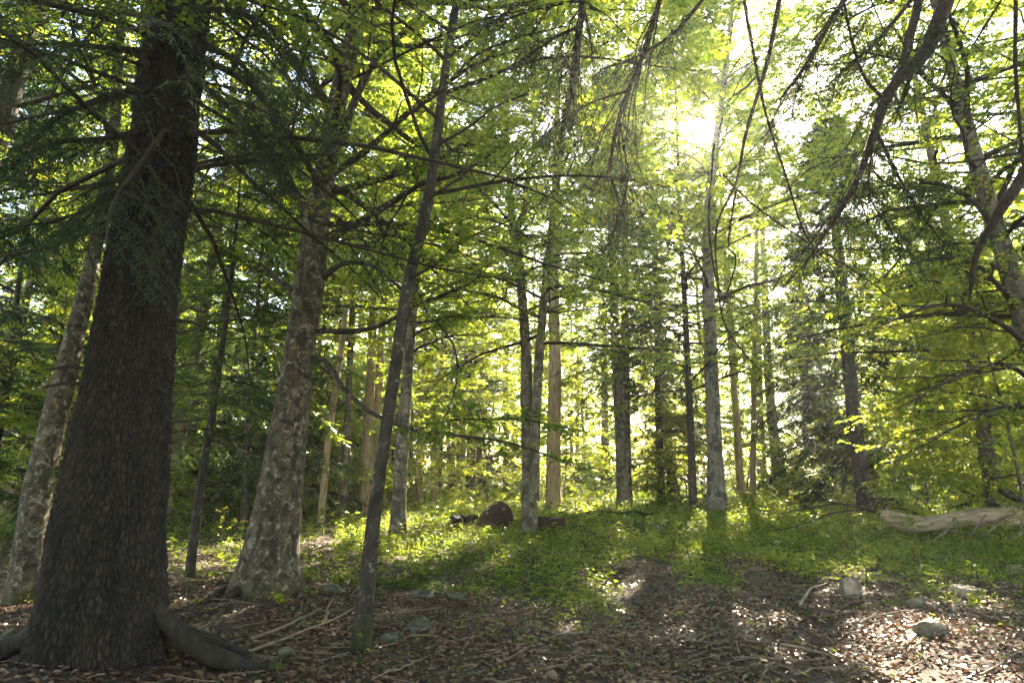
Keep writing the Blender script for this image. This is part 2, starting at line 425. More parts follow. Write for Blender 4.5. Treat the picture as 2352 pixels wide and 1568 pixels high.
def offshoots(rng, P, R, n, t0, t1, spread, lenf, K, flat=.35, droop=.0, up=.1, rf=.45):
    """P (m,K0,3) parents -> n children each, (m*n,K,3). lenf: function of (t, parent length) -> length"""
    m, K0, _ = P.shape
    t = (np.arange(n)[None] + rng.uniform(0, 1, (m, n))) / n * (t1 - t0) + t0
    x = t * (K0 - 1); i = np.clip(x.astype(int), 0, K0 - 2); f = (x - i)[..., None]
    ar = np.arange(m)[:, None]
    S = P[ar, i] * (1 - f) + P[ar, i + 1] * f
    T = unit(P[ar, i + 1] - P[ar, i])
    Rr = R[ar, i] * (1 - f[..., 0]) + R[ar, i + 1] * f[..., 0]
    side = unit(np.cross(T, np.array([0, 0, 1.])) + 1e-6)
    upv = np.cross(side, T)
    sg = np.where((np.arange(n)[None] + rng.integers(0, 2, (m, 1))) % 2 == 0, 1., -1.)[..., None]
    a = rng.normal(spread, .18, (m, n))[..., None]
    e = rng.normal(up, flat, (m, n))[..., None]
    D = unit(T * np.cos(a) + side * sg * np.sin(a) + upv * e)
    plen = np.linalg.norm(np.diff(P, axis=1), axis=2).sum(1)[:, None]
    Ln = lenf(t, plen) * rng.uniform(.7, 1.25, (m, n))
    s = np.linspace(0, 1, K)[None, None, :, None]
    C = S[:, :, None] + D[:, :, None] * (s * Ln[..., None, None])
    C[..., 2] -= droop * (s[..., 0] ** 2) * Ln[..., None]
    wob = rng.normal(0, .05, C.shape) * Ln[..., None, None] * s
    C = C + wob
    Rc = np.minimum(Rr * rf * 1.3, .012 * Ln + .003)[..., None] * (1 - .75 * np.linspace(0, 1, K))[None, None]
    return C.reshape(m * n, K, 3), Rc.reshape(m * n, K)

def twig_leaves(rng, mb, tw, n, L, flat_jit=.35, wr=.62, shape=4, base_var=.5, vspread=.22, ang=.9, carve=True, hang=.1):
    """broad leaves, alternate along each twig (m,K,3)"""
    m, K, _ = tw.shape
    t = (np.arange(n)[None] + rng.uniform(.2, 1, (m, n))) / n
    x = t * (K - 1); i = np.clip(x.astype(int), 0, K - 2); f = (x - i)[..., None]; ar = np.arange(m)[:, None]
    S = (tw[ar, i] * (1 - f) + tw[ar, i + 1] * f)
    T = unit(tw[ar, i + 1] - tw[ar, i])
    side = unit(np.cross(T, np.array([0, 0, 1.])) + 1e-6)
    sg = np.where(np.arange(n)[None] % 2 == 0, 1., -1.)[..., None]
    D = unit(T * math.cos(ang) + side * sg * math.sin(ang) + rng.normal(0, .22, (m, n, 3)) + np.array([0, 0, -hang]))
    Nn = unit(np.cross(side, T) * np.sign(np.cross(side, T)[..., 2:3] + 1e-9) + rng.normal(0, flat_jit, (m, n, 3)))
    S, D, Nn = S.reshape(-1, 3), D.reshape(-1, 3), Nn.reshape(-1, 3)
    mv = np.repeat(np.clip(rng.normal(base_var, vspread * .6, m), 0, 1), n)
    if carve:
        k = keep_mask(S, carve == 'sun'); S, D, Nn, mv = S[k], D[k], Nn[k], mv[k]
    q = len(S)
    Ls = L * rng.uniform(.7, 1.2, q)
    blades(mb, S, D, Nn, Ls, Ls * wr, np.clip(mv + rng.normal(0, vspread, q), 0, 1), shape=shape)
    return q

def add_twigs(mb, C, R, sides=3, carve=True):
    if carve and len(C):
        k = keep_mask(C[:, -1], carve == 'sun'); C, R = C[k], R[k]
    tubes(mb, C, R, sides)

def trunk_tube(mb, pts, rad, sides=24, rings=60, flare=0, lobes=0, seed=0, rough=.03, up_to=1.6, bend=True):
    P, R = resample(pts, rad, rings)
    th = np.arange(sides) * 2 * np.pi / sides
    T = unit(np.gradient(P, axis=0))
    A = unit(np.cross(T, np.array([0, 1., 0.001]))); B = np.cross(T, A)
    z = P[:, 2] - P[0, 2]
    rng = np.random.default_rng(seed)
    ph = rng.uniform(0, 6.28, 4)
    fl = np.exp(-np.clip(z, 0, 99) / max(up_to * .28, .01)) * flare
    lob = 1 + fl[:, None] * (.55 + .45 * np.sin(th[None] * lobes + ph[0]) + .25 * np.sin(th[None] * (lobes - 2) + ph[1])) if lobes else 1 + fl[:, None] * np.ones(sides)[None]
    V0 = P[:, None] + R[:, None, None] * (A[:, None] * np.cos(th)[None, :, None] + B[:, None] * np.sin(th)[None, :, None])
    nz = vnoise(V0 * np.array([3, 3, 1.2]), seed) * rough * 1.5 + vnoise(V0 * np.array([9, 9, 3.]), seed + 1) * rough
    rr = R[:, None] * lob * (1 + nz)
    V = P[:, None] + rr[..., None] * (A[:, None] * np.cos(th)[None, :, None] + B[:, None] * np.sin(th)[None, :, None])
    i = np.arange(rings - 1)[:, None] * sides; j = np.arange(sides)[None]; j2 = (j + 1) % sides
    q = np.stack([i + j, i + j2, i + sides + j2, i + sides + j], -1).reshape(-1, 4)
    mb.add(V.reshape(-1, 3), quads=q)
    return P, R

def px_path(pts, Y):
    """[(px, py, width px), ...] on the plane y = Y (or a depth per point) -> points, radii"""
    Ys = Y if hasattr(Y, '__len__') else [Y] * len(pts)
    P = [at(a[0], a[1], y) for a, y in zip(pts, Ys)]
    R = [a[2] / 2 * depth(p) / FPX for a, p in zip(pts, P)]
    return np.array(P), np.array(R)

def tree_path(pts, H, Y=None):
    """trunk from pixel points, foot on the ground, carried on above the picture to height H"""
    foot = ground_at(pts[0][0], pts[0][1]) if Y is None else at(pts[0][0], pts[0][1], Y)
    if Y is None: Y = foot[1]
    P, R = px_path(pts, Y)
    P[0] = [foot[0], Y, height(foot[0], Y) - .12]
    if H > P[-1][2] + 1:
        d = unit(P[-1] - P[-2]); d = unit(d * .5 + unit(P[-1] - P[0]) * .5)
        top = P[-1] + d * (H - P[-1][2]) / d[2]
        mid = (P[-1] + top) / 2 + np.array([.1, .1, 0])
        P = np.vstack([P, mid, top]); R = np.append(R, [R[-1] * .6, .02])
    return P, R, Y

def lod(d):
    if d < 10: return dict(L=.075, shape=4, twl=9, tn=9, sec=10, wood=True)
    if d < 19: return dict(L=.095, shape=4, twl=8, tn=8, sec=9, wood=True)
    if d < 34: return dict(L=.14, shape=3, twl=9, tn=6, sec=8, wood=False)
    if d < 55: return dict(L=.21, shape=3, twl=7, tn=6, sec=8, wood=False)
    return dict(L=.30, shape=3, twl=6, tn=4, sec=7, wood=False)
LOD_OUT = dict(L=.22, shape=3, twl=6, tn=5, sec=6, wood=False)   # limbs wholly above or beside the view

def seen(C):
    """which limbs (n, K, 3) come into the photographed view"""
    Q = C - np.array([0, 0, EYE])
    dep = Q[..., 1] * CP + Q[..., 2] * SP; up = -Q[..., 1] * SP + Q[..., 2] * CP
    u = np.abs(Q[..., 0]) / np.maximum(dep, .1) * FPX; v = np.abs(up) / np.maximum(dep, .1) * FPX
    return ((dep > .3) & (u < 1176 + 150) & (v < 784 + 150)).any(1)

def limbs_on(rng, P, R, z0, z1, n, reach, el0, el1, K=9, bend=-.25, up_tip=0.):
    """n limbs leaving the trunk between heights z0 and z1"""
    z = np.sort(z0 + (z1 - z0) * (np.arange(n) + rng.uniform(0, 1, n)) / n)
    S = np.stack([np.interp(z, P[:, 2], P[:, k]) for k in range(3)], -1)
    rt = np.interp(z, P[:, 2], R)
    az = np.arange(n) * 2.39996 + rng.uniform(-.5, .5, n)
    f = (z - z0) / max(z1 - z0, .1)
    el = el0 + (el1 - el0) * f + rng.normal(0, .12, n)
    Ln = reach(f) * rng.uniform(.75, 1.2, n)
    s = np.linspace(0, 1, K)
    elv = el[:, None] + bend * s[None] * 2
    step = Ln[:, None] / (K - 1)
    azs = az[:, None] + np.cumsum(rng.normal(0, .15, (n, K)), 1)
    elv = elv + np.cumsum(rng.normal(0, .09, (n, K)), 1)
    dx = np.stack([np.cos(elv) * np.cos(azs), np.cos(elv) * np.sin(azs), np.sin(elv)], -1) * step[..., None]
    C = S[:, None] + np.concatenate([np.zeros((n, 1, 3)), np.cumsum(dx[:, 1:], 1)], 1)
    R0 = np.minimum(rt * .45, .0085 * Ln + .008)
    return C, R0[:, None] * (1 - .82 * s)[None]

def cull_view(C):
    """keep limbs whose tip or middle lies where the place is built (in front or beside)"""
    return C[:, C.shape[1] // 2, 1] > -6

def beech_crown(rng, limbs, R, lo, leaf_mb, wood_mb, dens=1., var=.5, jit=.35, split=True):
    if split and lo['wood'] and len(limbs):
        k = seen(limbs)
        if (~k).any(): beech_crown(rng, limbs[~k], R[~k], LOD_OUT, leaf_mb, wood_mb, dens, var, jit, False)
        limbs, R = limbs[k], R[k]
    if len(limbs) == 0: return
    sec, rs = offshoots(rng, limbs, R, lo['sec'], .18, 1., .85, lambda t, p: p * (.16 + .34 * (1 - t)), 5, flat=.22, up=.06, droop=.04)
    tw, rt = offshoots(rng, np.concatenate([sec]), rs, max(2, int(lo['tn'] * dens)), .12, 1.02, .8, lambda t, p: .22 + p * .22 * (1 - t * .5), 3, flat=.15, up=0., droop=.08)
    if lo['wood']:
        add_twigs(wood_mb, sec[:, ::2], rs[:, ::2], 3); add_twigs(wood_mb, tw[:, ::2], rt[:, ::2] * .7, 3)
    elif lo['L'] < .18:
        add_twigs(wood_mb, sec[:, ::2], rs[:, ::2], 3)
    # each twig in its own tone so whole sprays read light or dark
    return twig_leaves(rng, leaf_mb, tw, lo['twl'], lo['L'], flat_jit=jit, shape=lo['shape'], base_var=var)

def fir_crown(rng, limbs, R, lo, leaf_mb, wood_mb, var=.4, dens=1., droop=.18, split=True):
    if split and lo['wood'] and len(limbs):
        k = seen(limbs)
        if (~k).any(): fir_crown(rng, limbs[~k], R[~k], LOD_OUT, leaf_mb, wood_mb, var, dens, droop, False)
        limbs, R = limbs[k], R[k]
    if len(limbs) == 0: return
    far = not lo['wood']
    sec, rs = offshoots(rng, limbs, R, int((11 if not far else 8) * dens), .15, 1., .95, lambda t, p: p * (.10 + .30 * (1 - t)) + .12, 4, flat=.10, up=-.05, droop=droop)
    allb = sec
    if not far:
        tw, rt = offshoots(rng, sec, rs, 5, .15, 1., .8, lambda t, p: p * .32 * (1 - t * .5) + .06, 3, flat=.1, up=-.05, droop=.2)
        add_twigs(wood_mb, sec, rs * .7, 3)
        twig_leaves(rng, leaf_mb, np.concatenate([tw]), 10, .065, flat_jit=.35, wr=.22, base_var=var, vspread=.15, ang=.75)
        twig_leaves(rng, leaf_mb, sec, 16, .065, flat_jit=.35, wr=.22, base_var=var, vspread=.15, ang=.75)
    else:
        s = lo['L'] / .135
        twig_leaves(rng, leaf_mb, sec, int(26 / s ** .4), .22 * s, shape=3, flat_jit=.3, wr=.24, base_var=var, vspread=.15, ang=.8)

TOTAL = {'n': 0}
def finish_tree(name, root, trunk_mb, wood_mb, leaf_mb, bark, leafmat, bname='branches', cname='crown', origin=None):
    o = trunk_mb.build('trunk', bark, root, smooth=True, origin=origin)
    if wood_mb.n:
        w = wood_mb.build('branchwork', M_TWIG if bark in (M_BARK_SPRUCE, M_BARK_DARK) else M_TWIG, root, origin=origin); w['kind'] = 'stuff'
    if leaf_mb.n:
        c = leaf_mb.build(cname, leafmat, root, origin=origin); c['kind'] = 'stuff'
        TOTAL['n'] += sum(len(t) for t in leaf_mb.t)

def make_beech(seed, pts, H, label, cat='tree', bark=None, name='beech_tree', Y=None, z0=None, n=None, reach=4.2, group=None, flare=.5, var=.5, el=(.25, .9), extra=None, sides=None, dens=1., limb_parts=False, sinuous=False):
    rng = np.random.default_rng(seed)
    P, R, Y = tree_path(pts, H, Y)
    d = math.hypot(P[0][0], P[0][1])
    lo = lod(d)
    root = empty(name, (P[0][0], P[0][1], height(P[0][0], P[0][1])))
    tag(root, label, cat, group)
    tm, wm, lm = MB(), MB(), MB()
    sd = sides or (28 if d < 10 else 16 if d < 20 else 10)
    Pp, Rr = trunk_tube(tm, P, R, sd, 90 if d < 10 else 40 if d < 20 else 26, flare, 5, seed, up_to=2.2)
    z0 = H * .3 if z0 is None else z0
    n = n or int(26 + 8 * (H / 20))
    C, RC = limbs_on(rng, Pp, Rr, z0, H - .8, n, lambda f: reach * (1.05 - .7 * f ** 1.5), el[0], el[1])
    k = cull_view(C); C, RC = C[k], RC[k]
    kk = keep_mask(C[:, 4]) ; C, RC = C[kk], RC[kk]
    tubes(wm if not limb_parts else wm, C, RC, 6 if d < 20 else 4)
    beech_crown(rng, C, RC, lo, lm, wm, dens, var)
    org = np.array(root.location)
    if extra: extra(rng, root, lo, org)
    finish_tree(name, root, tm, wm, lm, bark or M_BARK_BEECH, M_BEECH, origin=org)
    TRUNK_FEET.append((P[0][0], P[0][1], R[0]))
    return root, Pp, Rr

def make_fir(seed, pts, H, label, cat='tree', bark=None, name='fir_tree', Y=None, z0=2.0, reach=2.6, step=.42, per=4, group=None, flare=.35, var=.4, el=(-.25, .35), dead=0, dens=1., open_front=False):
    rng = np.random.default_rng(seed)
    P, R, Y = tree_path(pts, H, Y)
    d = math.hypot(P[0][0], P[0][1]); lo = lod(d)
    root = empty(name, (P[0][0], P[0][1], height(P[0][0], P[0][1])))
    tag(root, label, cat, group)
    tm, wm, lm = MB(), MB(), MB()
    Pp, Rr = trunk_tube(tm, P, R, 16 if d < 20 else 10, 40 if d < 20 else 24, flare, 5, seed, rough=.05)
    n = int((H - z0) / step) * per
    C, RC = limbs_on(rng, Pp, Rr, z0, H - .2, n, lambda f: reach * (1.05 - .95 * f ** 1.5) + .15, el[0], el[1], K=6, bend=-.12)
    RC = RC * .6
    k = cull_view(C) & keep_mask(C[:, 3])
    if open_front: dd = unit(C[:, 3] - C[:, 0]); k &= ~((dd[:, 1] < -.35) & (C[:, 0, 2] < 13))
    C, RC = C[k], RC[k]
    tubes(wm, C, RC, 4 if d < 20 else 3)
    fir_crown(rng, C, RC, lo, lm, wm, var, dens)
    if dead:                                                     # bare lower branches
        Cd, Rd = limbs_on(rng, Pp, Rr, .6, z0 + 1, dead, lambda f: reach * .6 + 0 * f, -.1, .05, K=5, bend=-.1)
        tubes(wm, Cd, Rd * .5, 3)
        s2, r2 = offshoots(rng, Cd, Rd * .4, 6, .2, 1, .9, lambda t, p: p * .35 * (1 - t) + .1, 3)
        tubes(wm, s2, r2 * .6, 3)
    org = np.array(root.location)
    finish_tree(name, root, tm, wm, lm, bark or M_BARK_DARK, M_FIR, origin=org)
    return root, Pp, Rr

def px_branch(mbw, pts, Ys, sides=6, n=14):
    P, R = px_path(pts, Ys)
    P, R = resample(P, R, n)
    j = vnoise(P * 5, 7)[:, None] * R[:, None] * np.array([.5, .3, .4]); P = P + j - j[0]
    if R[0] > .03:
        trunk_tube(mbw, P, R, 14, n * 3, 0, 0, 3, rough=.10)
    else:
        tubes(mbw, P[None], (R * (1 + .18 * vnoise(P * 17, 5)))[None], sides)
    return P, R
def part_branch(root, name, pts, Ys, mat, org, kind_leaf=None, rng=None, t0=.3, nsec=10, dens=1., lf=.3, sides=8, n=16, L=.072, var=.5, droop=.05, label=None, tn=7, twl=8, leafname='leaves'):
    """a limb that can be picked out: its own part, with its leaves as a sub-part"""
    wb, lb = MB(), MB()
    P, R = px_branch(wb, pts, Ys, sides, n)
    if kind_leaf:
        sec, rs = offshoots(rng, P[None], R[None], nsec, t0, 1., .75, lambda t, p: p * lf * (1.1 - t * .6), 6, flat=.2, up=.05, droop=droop)
        if kind_leaf == 'beech':
            tw, rt = offshoots(rng, sec, rs, tn, .1, 1.02, .75, lambda t, p: .16 + p * .25 * (1 - t * .5), 3, flat=.15, droop=.08)
            add_twigs(wb, sec, rs, 4, 'sun'); add_twigs(wb, tw, rt * .6, 3, 'sun')
            twig_leaves(rng, lb, tw, twl, L, flat_jit=.4, shape=6, base_var=var, carve='sun')
        else:
            tw, rt = offshoots(rng, sec, rs, tn, .1, 1.0, .8, lambda t, p: .08 + p * .25 * (1 - t * .5), 3, flat=.15, droop=droop + .15)
            add_twigs(wb, sec, rs * .8, 3, 'sun'); add_twigs(wb, tw, rt * .5, 3, 'sun')
            twig_leaves(rng, lb, tw, twl, L, flat_jit=.5, wr=.18, base_var=var, vspread=.15, ang=.75, carve='sun')
            twig_leaves(rng, lb, sec, twl * 2, L, flat_jit=.5, wr=.18, base_var=var, vspread=.15, ang=.75, carve='sun')
    o = wb.build(name, mat, root, smooth=True, origin=org)
    if label: o['label'] = label
    if lb.n:
        c = lb.build(leafname, M_BEECH if kind_leaf == 'beech' else M_FIR, o, origin=org); c['kind'] = 'stuff'
        TOTAL['n'] += sum(len(t) for t in lb.t)
    return o

# ------------------------------------------------------------------ the great spruce on the left
def great_spruce():
    rng = np.random.default_rng(11)
    pts = [(215, 1530, 300), (228, 1400, 285), (243, 1200, 245), (258, 1100, 228), (280, 900, 192), (305, 700, 172), (345, 480, 156), (375, 300, 148), (412, 0, 138)]
    P, R, Y = tree_path(pts, 27, 5.25)
    R = R * .86; P[:, 0] += .03
    P[0][2] = height(P[0][0], P[0][1]) - .25
    org = np.array([P[0][0], P[0][1], height(P[0][0], P[0][1])])
    root = empty('spruce_tree', org)
    tag(root, 'massive dark spruce with scaly bark and flaring roots, thickest trunk in the wood', 'tree')
    # trunk with real bark plates: rounded scales in staggered rows
    rings, sides = 420, 280
    Pn, Rn = resample(P, R, rings)
    top = np.searchsorted(Pn[:, 2], 8.5)
    zz = np.linspace(0, 1, rings)
    # dense rings low, where it is near
    s = np.concatenate([np.linspace(0, 6.6, 430), np.linspace(6.7, 27, 24)])
    zs = Pn[:, 2]
    Pp = np.stack([np.interp(s + P[0][2], zs, Pn[:, k]) for k in range(3)], -1); Rp = np.interp(s + P[0][2], zs, Rn)
    th = np.arange(sides) * 2 * np.pi / sides
    back = 46                                                        # the far side needs fewer columns
    th = np.concatenate([np.linspace(-math.pi - .35, .35, sides - back, endpoint=False), np.linspace(.35, math.pi - .35, back, endpoint=False)])
    A = np.array([1., 0, 0]); B = np.array([0, 1., 0])
    ux = th[None] * .5 * np.ones((len(s), 1)); uz = s[:, None] * np.ones((1, sides))
    cyl = np.stack([np.cos(th)[None] * .5 + 0 * uz, np.sin(th)[None] * .5 + 0 * uz, uz], -1)
    w = np.stack([vnoise(cyl * 7, 5), vnoise(cyl * 7, 6), vnoise(cyl * 5, 7)], -1) * .035
    c2 = (cyl + w) * np.array([34, 34, 12.])
    i0 = np.floor(c2)
    best = np.full(c2.shape[:2], 9.); sec = best.copy(); bid = np.zeros(c2.shape[:2])
    for dx in (-1, 0, 1):
        for dy in (-1, 0, 1):
            for dz in (-1, 0, 1):
                cell = i0 + np.array([dx, dy, dz])
                h = np.sin(cell @ np.array([12.9898, 78.233, 37.719])) * 43758.5453; r1 = h - np.floor(h)
                h = np.sin(cell @ np.array([39.346, 11.135, 83.155])) * 24634.634; r2 = h - np.floor(h)
                h = np.sin(cell @ np.array([73.156, 52.235, 9.151])) * 13758.453; r3 = h - np.floor(h)
                dd = np.linalg.norm(c2 - cell - np.stack([r1, r2, r3], -1), axis=-1)
                nb = dd < best
                sec = np.where(nb, best, np.minimum(sec, dd)); bid = np.where(nb, r1 * .5 + r2 * .5, bid); best = np.where(nb, dd, best)
    edge = np.clip((sec - best) / .5, 0, 1)
    disp = .018 * edge ** .6 + .018 * bid * edge + .022 * vnoise(cyl * np.array([8, 8, 2.5]), 8) + .035 * vnoise(cyl * np.array([2, 2, .7]), 9)
    fl = np.exp(-s / .42)[:, None]
    lobes = .0 + .10 * np.clip(np.sin(th * 5 + .7), -.4, 1) + .08 * np.sin(th * 3 + 2)
    rr = Rp[:, None] * (1 + fl * lobes[None]) + disp
    V = Pp[:, None] + rr[..., None] * (A * np.cos(th)[None, :, None] + B * np.sin(th)[None, :, None])
    i = np.arange(len(s) - 1)[:, None] * sides; j = np.arange(sides)[None]; j2 = (j + 1) % sides
    tm = MB(); tm.add(V.reshape(-1, 3), quads=np.stack([i + j, i + j2, i + sides + j2, i + sides + j], -1).reshape(-1, 4), var=(edge * (.35 + .65 * bid)).reshape(-1))
    tm.build('trunk', M_BARK_PLATES, root, smooth=True, origin=org)
    # surface roots
    c = Pp[6]
    for k, (az, ln, r0) in enumerate([(-.2, 2.0, .08), (-2.75, .9, .09), (2.6, 1.2, .1), (.35, 1.5, .08)]):
        n = 16; t = np.linspace(0, 1, n)
        a = az + .18 * np.sin(t * 4 + k) + .07 * np.sin(t * 13 + k)
        x = c[0] + ((.10 if k == 0 else .28) + ln * t) * np.cos(a); y = c[1] + ((.10 if k == 0 else .28) + ln * t) * np.sin(a)
        z = height(x, y) + (.50 if k == 0 else .25) * (1 - t) ** (2.6 if k == 0 else 2) + .03 - .07 * t + .02 * np.sin(t * 9 + k)
        rr_ = r0 * (1.25 - 1.0 * t) * (1 + .12 * np.sin(t * 17 + k))
        rb = MB(); trunk_tube(rb, np.stack([x, y, z], -1), rr_, 20, 70, 0, 0, 60 + k, rough=.14)
        rb.build('root', M_BARK_PLATES, root, smooth=True, origin=org)
        for q, (tf, da, lf_) in enumerate([(.42, .55, .9), (.6, -.5, .7), (.75, .35, .5)] if k == 0 else [(.5, .5, .5)]):
            i_ = int(tf * (n - 1)); t2 = np.linspace(0, 1, 12); a2 = az + da + .2 * np.sin(t2 * 5 + q)
            x2 = x[i_] + lf_ * t2 * np.cos(a2); y2 = y[i_] + lf_ * t2 * np.sin(a2)
            z2 = height(x2, y2) + (z[i_] - height(x[i_], y[i_])) * (1 - t2) ** 1.5 - .05 * t2
            r2_ = MB(); trunk_tube(r2_, np.stack([x2, y2, z2], -1), rr_[i_] * .62 * (1.05 - .95 * t2), 12, 36, 0, 0, 160 + k * 4 + q, rough=.16)
            r2_.build('root', M_BARK_PLATES, root, smooth=True, origin=org)
    # short dead stubs up the trunk
    for k in range(16):
        z = rng.uniform(2.2, 7); p = np.array([np.interp(z, Pp[:, 2], Pp[:, 0]), np.interp(z, Pp[:, 2], Pp[:, 1]), z]); r_ = np.interp(z, Pp[:, 2], Rp)
        a = rng.uniform(-3.0, .2); d = np.array([math.cos(a), math.sin(a), rng.uniform(-.2, .1)])
        L = rng.uniform(.12, .45)
        sb = MB(); tubes(sb, np.array([[p + d * r_ * .8, p + d * (r_ + L * .5), p + d * (r_ + L) + [0, 0, -.04]]]), np.array([[.022, .016, .008]]), 6)
        sb.build('branch_stub', M_TWIG, root, origin=org)
    # living boughs high up, drooping round the trunk
    wm, lm = MB(), MB()
    C, RC = limbs_on(rng, Pp, Rp, 3.9, 26, 130, lambda f: 3.9 * (1.05 - .9 * f), -.1, .3, K=8, bend=-.16)
    k = keep_mask(C[:, 4])
    dv = C[:, 5] - np.array([0, 0, EYE]); k &= np.linalg.norm(dv, axis=1) > 2.6
    C, RC = C[k], RC[k] * .7
    tubes(wm, C, RC, 5)
    fir_crown(rng, C, RC, lod(9), lm, wm, .3, 1.1, droop=.35)
    w_ = wm.build('branchwork', M_TWIG, root, origin=org); w_['kind'] = 'stuff'
    c_ = lm.build('crown', M_FIR, root, origin=org); c_['kind'] = 'stuff'
    # boughs that hang before the trunk
    for pts_, ys in [([(330, 300, 14), (230, 320, 12), (120, 330, 9), (20, 380, 5)], [5, 4.6, 4.3, 4.]),
                     ([(330, 390, 14), (240, 460, 11), (150, 500, 8), (40, 520, 4)], [5, 4.6, 4.3, 4.1]),
                     ([(380, 300, 12), (300, 400, 10), (250, 480, 8), (240, 560, 4)], [5, 4.5, 4.2, 3.9]),
                     ([(440, 100, 16), (520, 130, 12), (590, 200, 9), (640, 330, 4)], [5, 4.8, 4.7, 4.6]),
                     ([(450, 180, 14), (520, 240, 11), (600, 320, 8), (650, 420, 4)], [5, 4.9, 4.9, 4.9]),
                     ([(430, 20, 16), (540, 30, 12), (640, 80, 9), (700, 200, 4)], [5, 4.7, 4.5, 4.4]),
                     ([(360, 120, 18), (240, 110, 13), (120, 100, 9), (0, 110, 5)], [5, 4.5, 4.1, 3.9]),
                     ([(350, 200, 16), (250, 220, 12), (150, 260, 9), (60, 330, 5)], [5, 4.7, 4.5, 4.3])]:
        part_branch(root, 'bough', pts_, ys, M_TWIG, org, 'fir', rng, t0=.12, nsec=22, lf=.36, L=.05, var=.25, droop=.5, tn=9, twl=9, leafname='needles')
great_spruce()

# ------------------------------------------------------------------ the lichened beech and its picked-out limbs
def beech_extra(rng, root, lo, org):
    for pts, ys, kw in [
        ([(722, 505, 30), (675, 455, 24), (645, 400, 20), (610, 330, 16), (575, 260, 12), (555, 180, 7)], [8, 8, 8, 8.1, 8.2, 8.3], {}),
        ([(745, 550, 20), (830, 508, 18), (900, 465, 16), (965, 425, 13), (1060, 395, 9), (1150, 330, 5)], [8, 7.9, 7.8, 7.7, 7.5, 7.3], {}),
        ([(755, 445, 20), (860, 415, 17), (960, 380, 14), (1080, 330, 10), (1200, 300, 5)], [8, 8, 8, 8, 8], {}),
        ([(785, 330, 22), (825, 210, 18), (870, 130, 15), (930, 75, 12), (1010, -10, 9)], [8, 8, 8, 8, 8], {}),
        ([(775, 250, 18), (735, 200, 14), (710, 130, 11), (690, 40, 7)], [8, 8.1, 8.2, 8.3], {}),
        ([(765, 400, 18), (860, 330, 15), (960, 240, 12), (1090, 150, 8), (1200, 110, 4)], [8, 7.8, 7.5, 7.3, 7.1], {}),
        ([(715, 700, 16), (640, 640, 13), (580, 600, 9), (520, 590, 5)], [8, 8.2, 8.5, 8.8], {}),
        ([(725, 760, 14), (850, 755, 11), (960, 700, 9), (1080, 650, 6), (1130, 600, 3)], [8, 7.8, 7.6, 7.4, 7.3], {}),
        ([(738, 640, 16), (790, 605, 12), (850, 605, 10), (900, 640, 7), (960, 700, 4)], [8, 7.8, 7.6, 7.4, 7.2], dict(nsec=6)),
    ]:
        part_branch(root, 'limb', pts, ys, M_BARK_DARK, org, 'beech', rng, t0=.25, nsec=kw.get('nsec', 12), lf=.34, L=.075, var=.5, tn=6, twl=6)
    part_branch(root, 'limb', [(715, 820, 14), (750, 832, 13), (785, 885, 12), (830, 930, 10), (890, 965, 9), (960, 990, 7), (1060, 1000, 6), (1160, 1015, 5), (1260, 1045, 4), (1345, 1085, 2)],
                [8, 7.8, 7.6, 7.3, 7., 6.7, 6.4, 6.2, 6., 5.9], M_BARK_DARK, org, 'beech', rng, t0=.45, nsec=9, lf=.13, L=.075, var=.25, tn=4, twl=6, n=30, label='thin dark low limb reaching right with a few leafy sprays')
    part_branch(root, 'limb', [(955, 988, 6), (1030, 965, 5), (1120, 962, 5), (1210, 965, 4), (1310, 985, 2)], [6.75, 6.5, 6.4, 6.3, 6.2], M_BARK_DARK, org, 'beech', rng, t0=.15, nsec=10, lf=.16, L=.075, var=.25, tn=4, twl=6, n=20)
make_beech(21, [(612, 1352, 150), (618, 1290, 112), (640, 1150, 96), (660, 1000, 82), (682, 850, 70), (715, 620, 64), (728, 490, 60), (748, 400, 44), (772, 250, 42), (800, 130, 38), (830, 0, 36)], 19,
           'thick grey beech blotched with white lichen, forking beside the great spruce', bark=M_BARK_LICHEN, z0=4.8, n=48, reach=5.6, flare=.5, dens=1.35, extra=beech_extra, Y=8.0, var=.55)

# slim leaning tree in front
def slim_extra(rng, root, lo, org):
    for pts, ys in [([(985, 455, 9), (1040, 420, 7), (1085, 385, 5), (1150, 340, 3)], [6.1] * 4),
                    ([(940, 640, 8), (1010, 600, 6), (1060, 540, 3)], [6.1, 6, 6.]),
                    ([(1010, 330, 8), (1080, 290, 6), (1150, 240, 5), (1260, 200, 3)], [6.1] * 4),
                    ([(1030, 190, 8), (1090, 130, 6), (1180, 90, 5), (1300, 60, 3)], [6.1] * 4),
                    ([(1000, 735, 5), (1040, 790, 5), (1050, 860, 4), (1030, 940, 3), (1000, 985, 2)], [6.1, 6, 6, 6, 6.]),
                    ([(925, 735, 7), (980, 740, 5), (1060, 720, 3)], [6.1, 6.2, 6.4])]:
        part_branch(root, 'limb', pts, ys, M_TWIG, org, 'beech', rng, t0=.3, nsec=7, lf=.4, L=.07, var=.4, tn=5, twl=6)
make_beech(22, [(830, 1448, 42), (840, 1380, 36), (854, 1230, 32), (870, 1100, 29), (907, 850, 27), (938, 650, 26), (985, 450, 23), (1018, 200, 21), (1050, 0, 18)], 12,
           'slim dark tree leaning right, rooted in leaf litter nearest the track', bark=M_BARK_DARK, z0=4.5, n=30, reach=3.2, flare=.35, extra=slim_extra, Y=6.15)

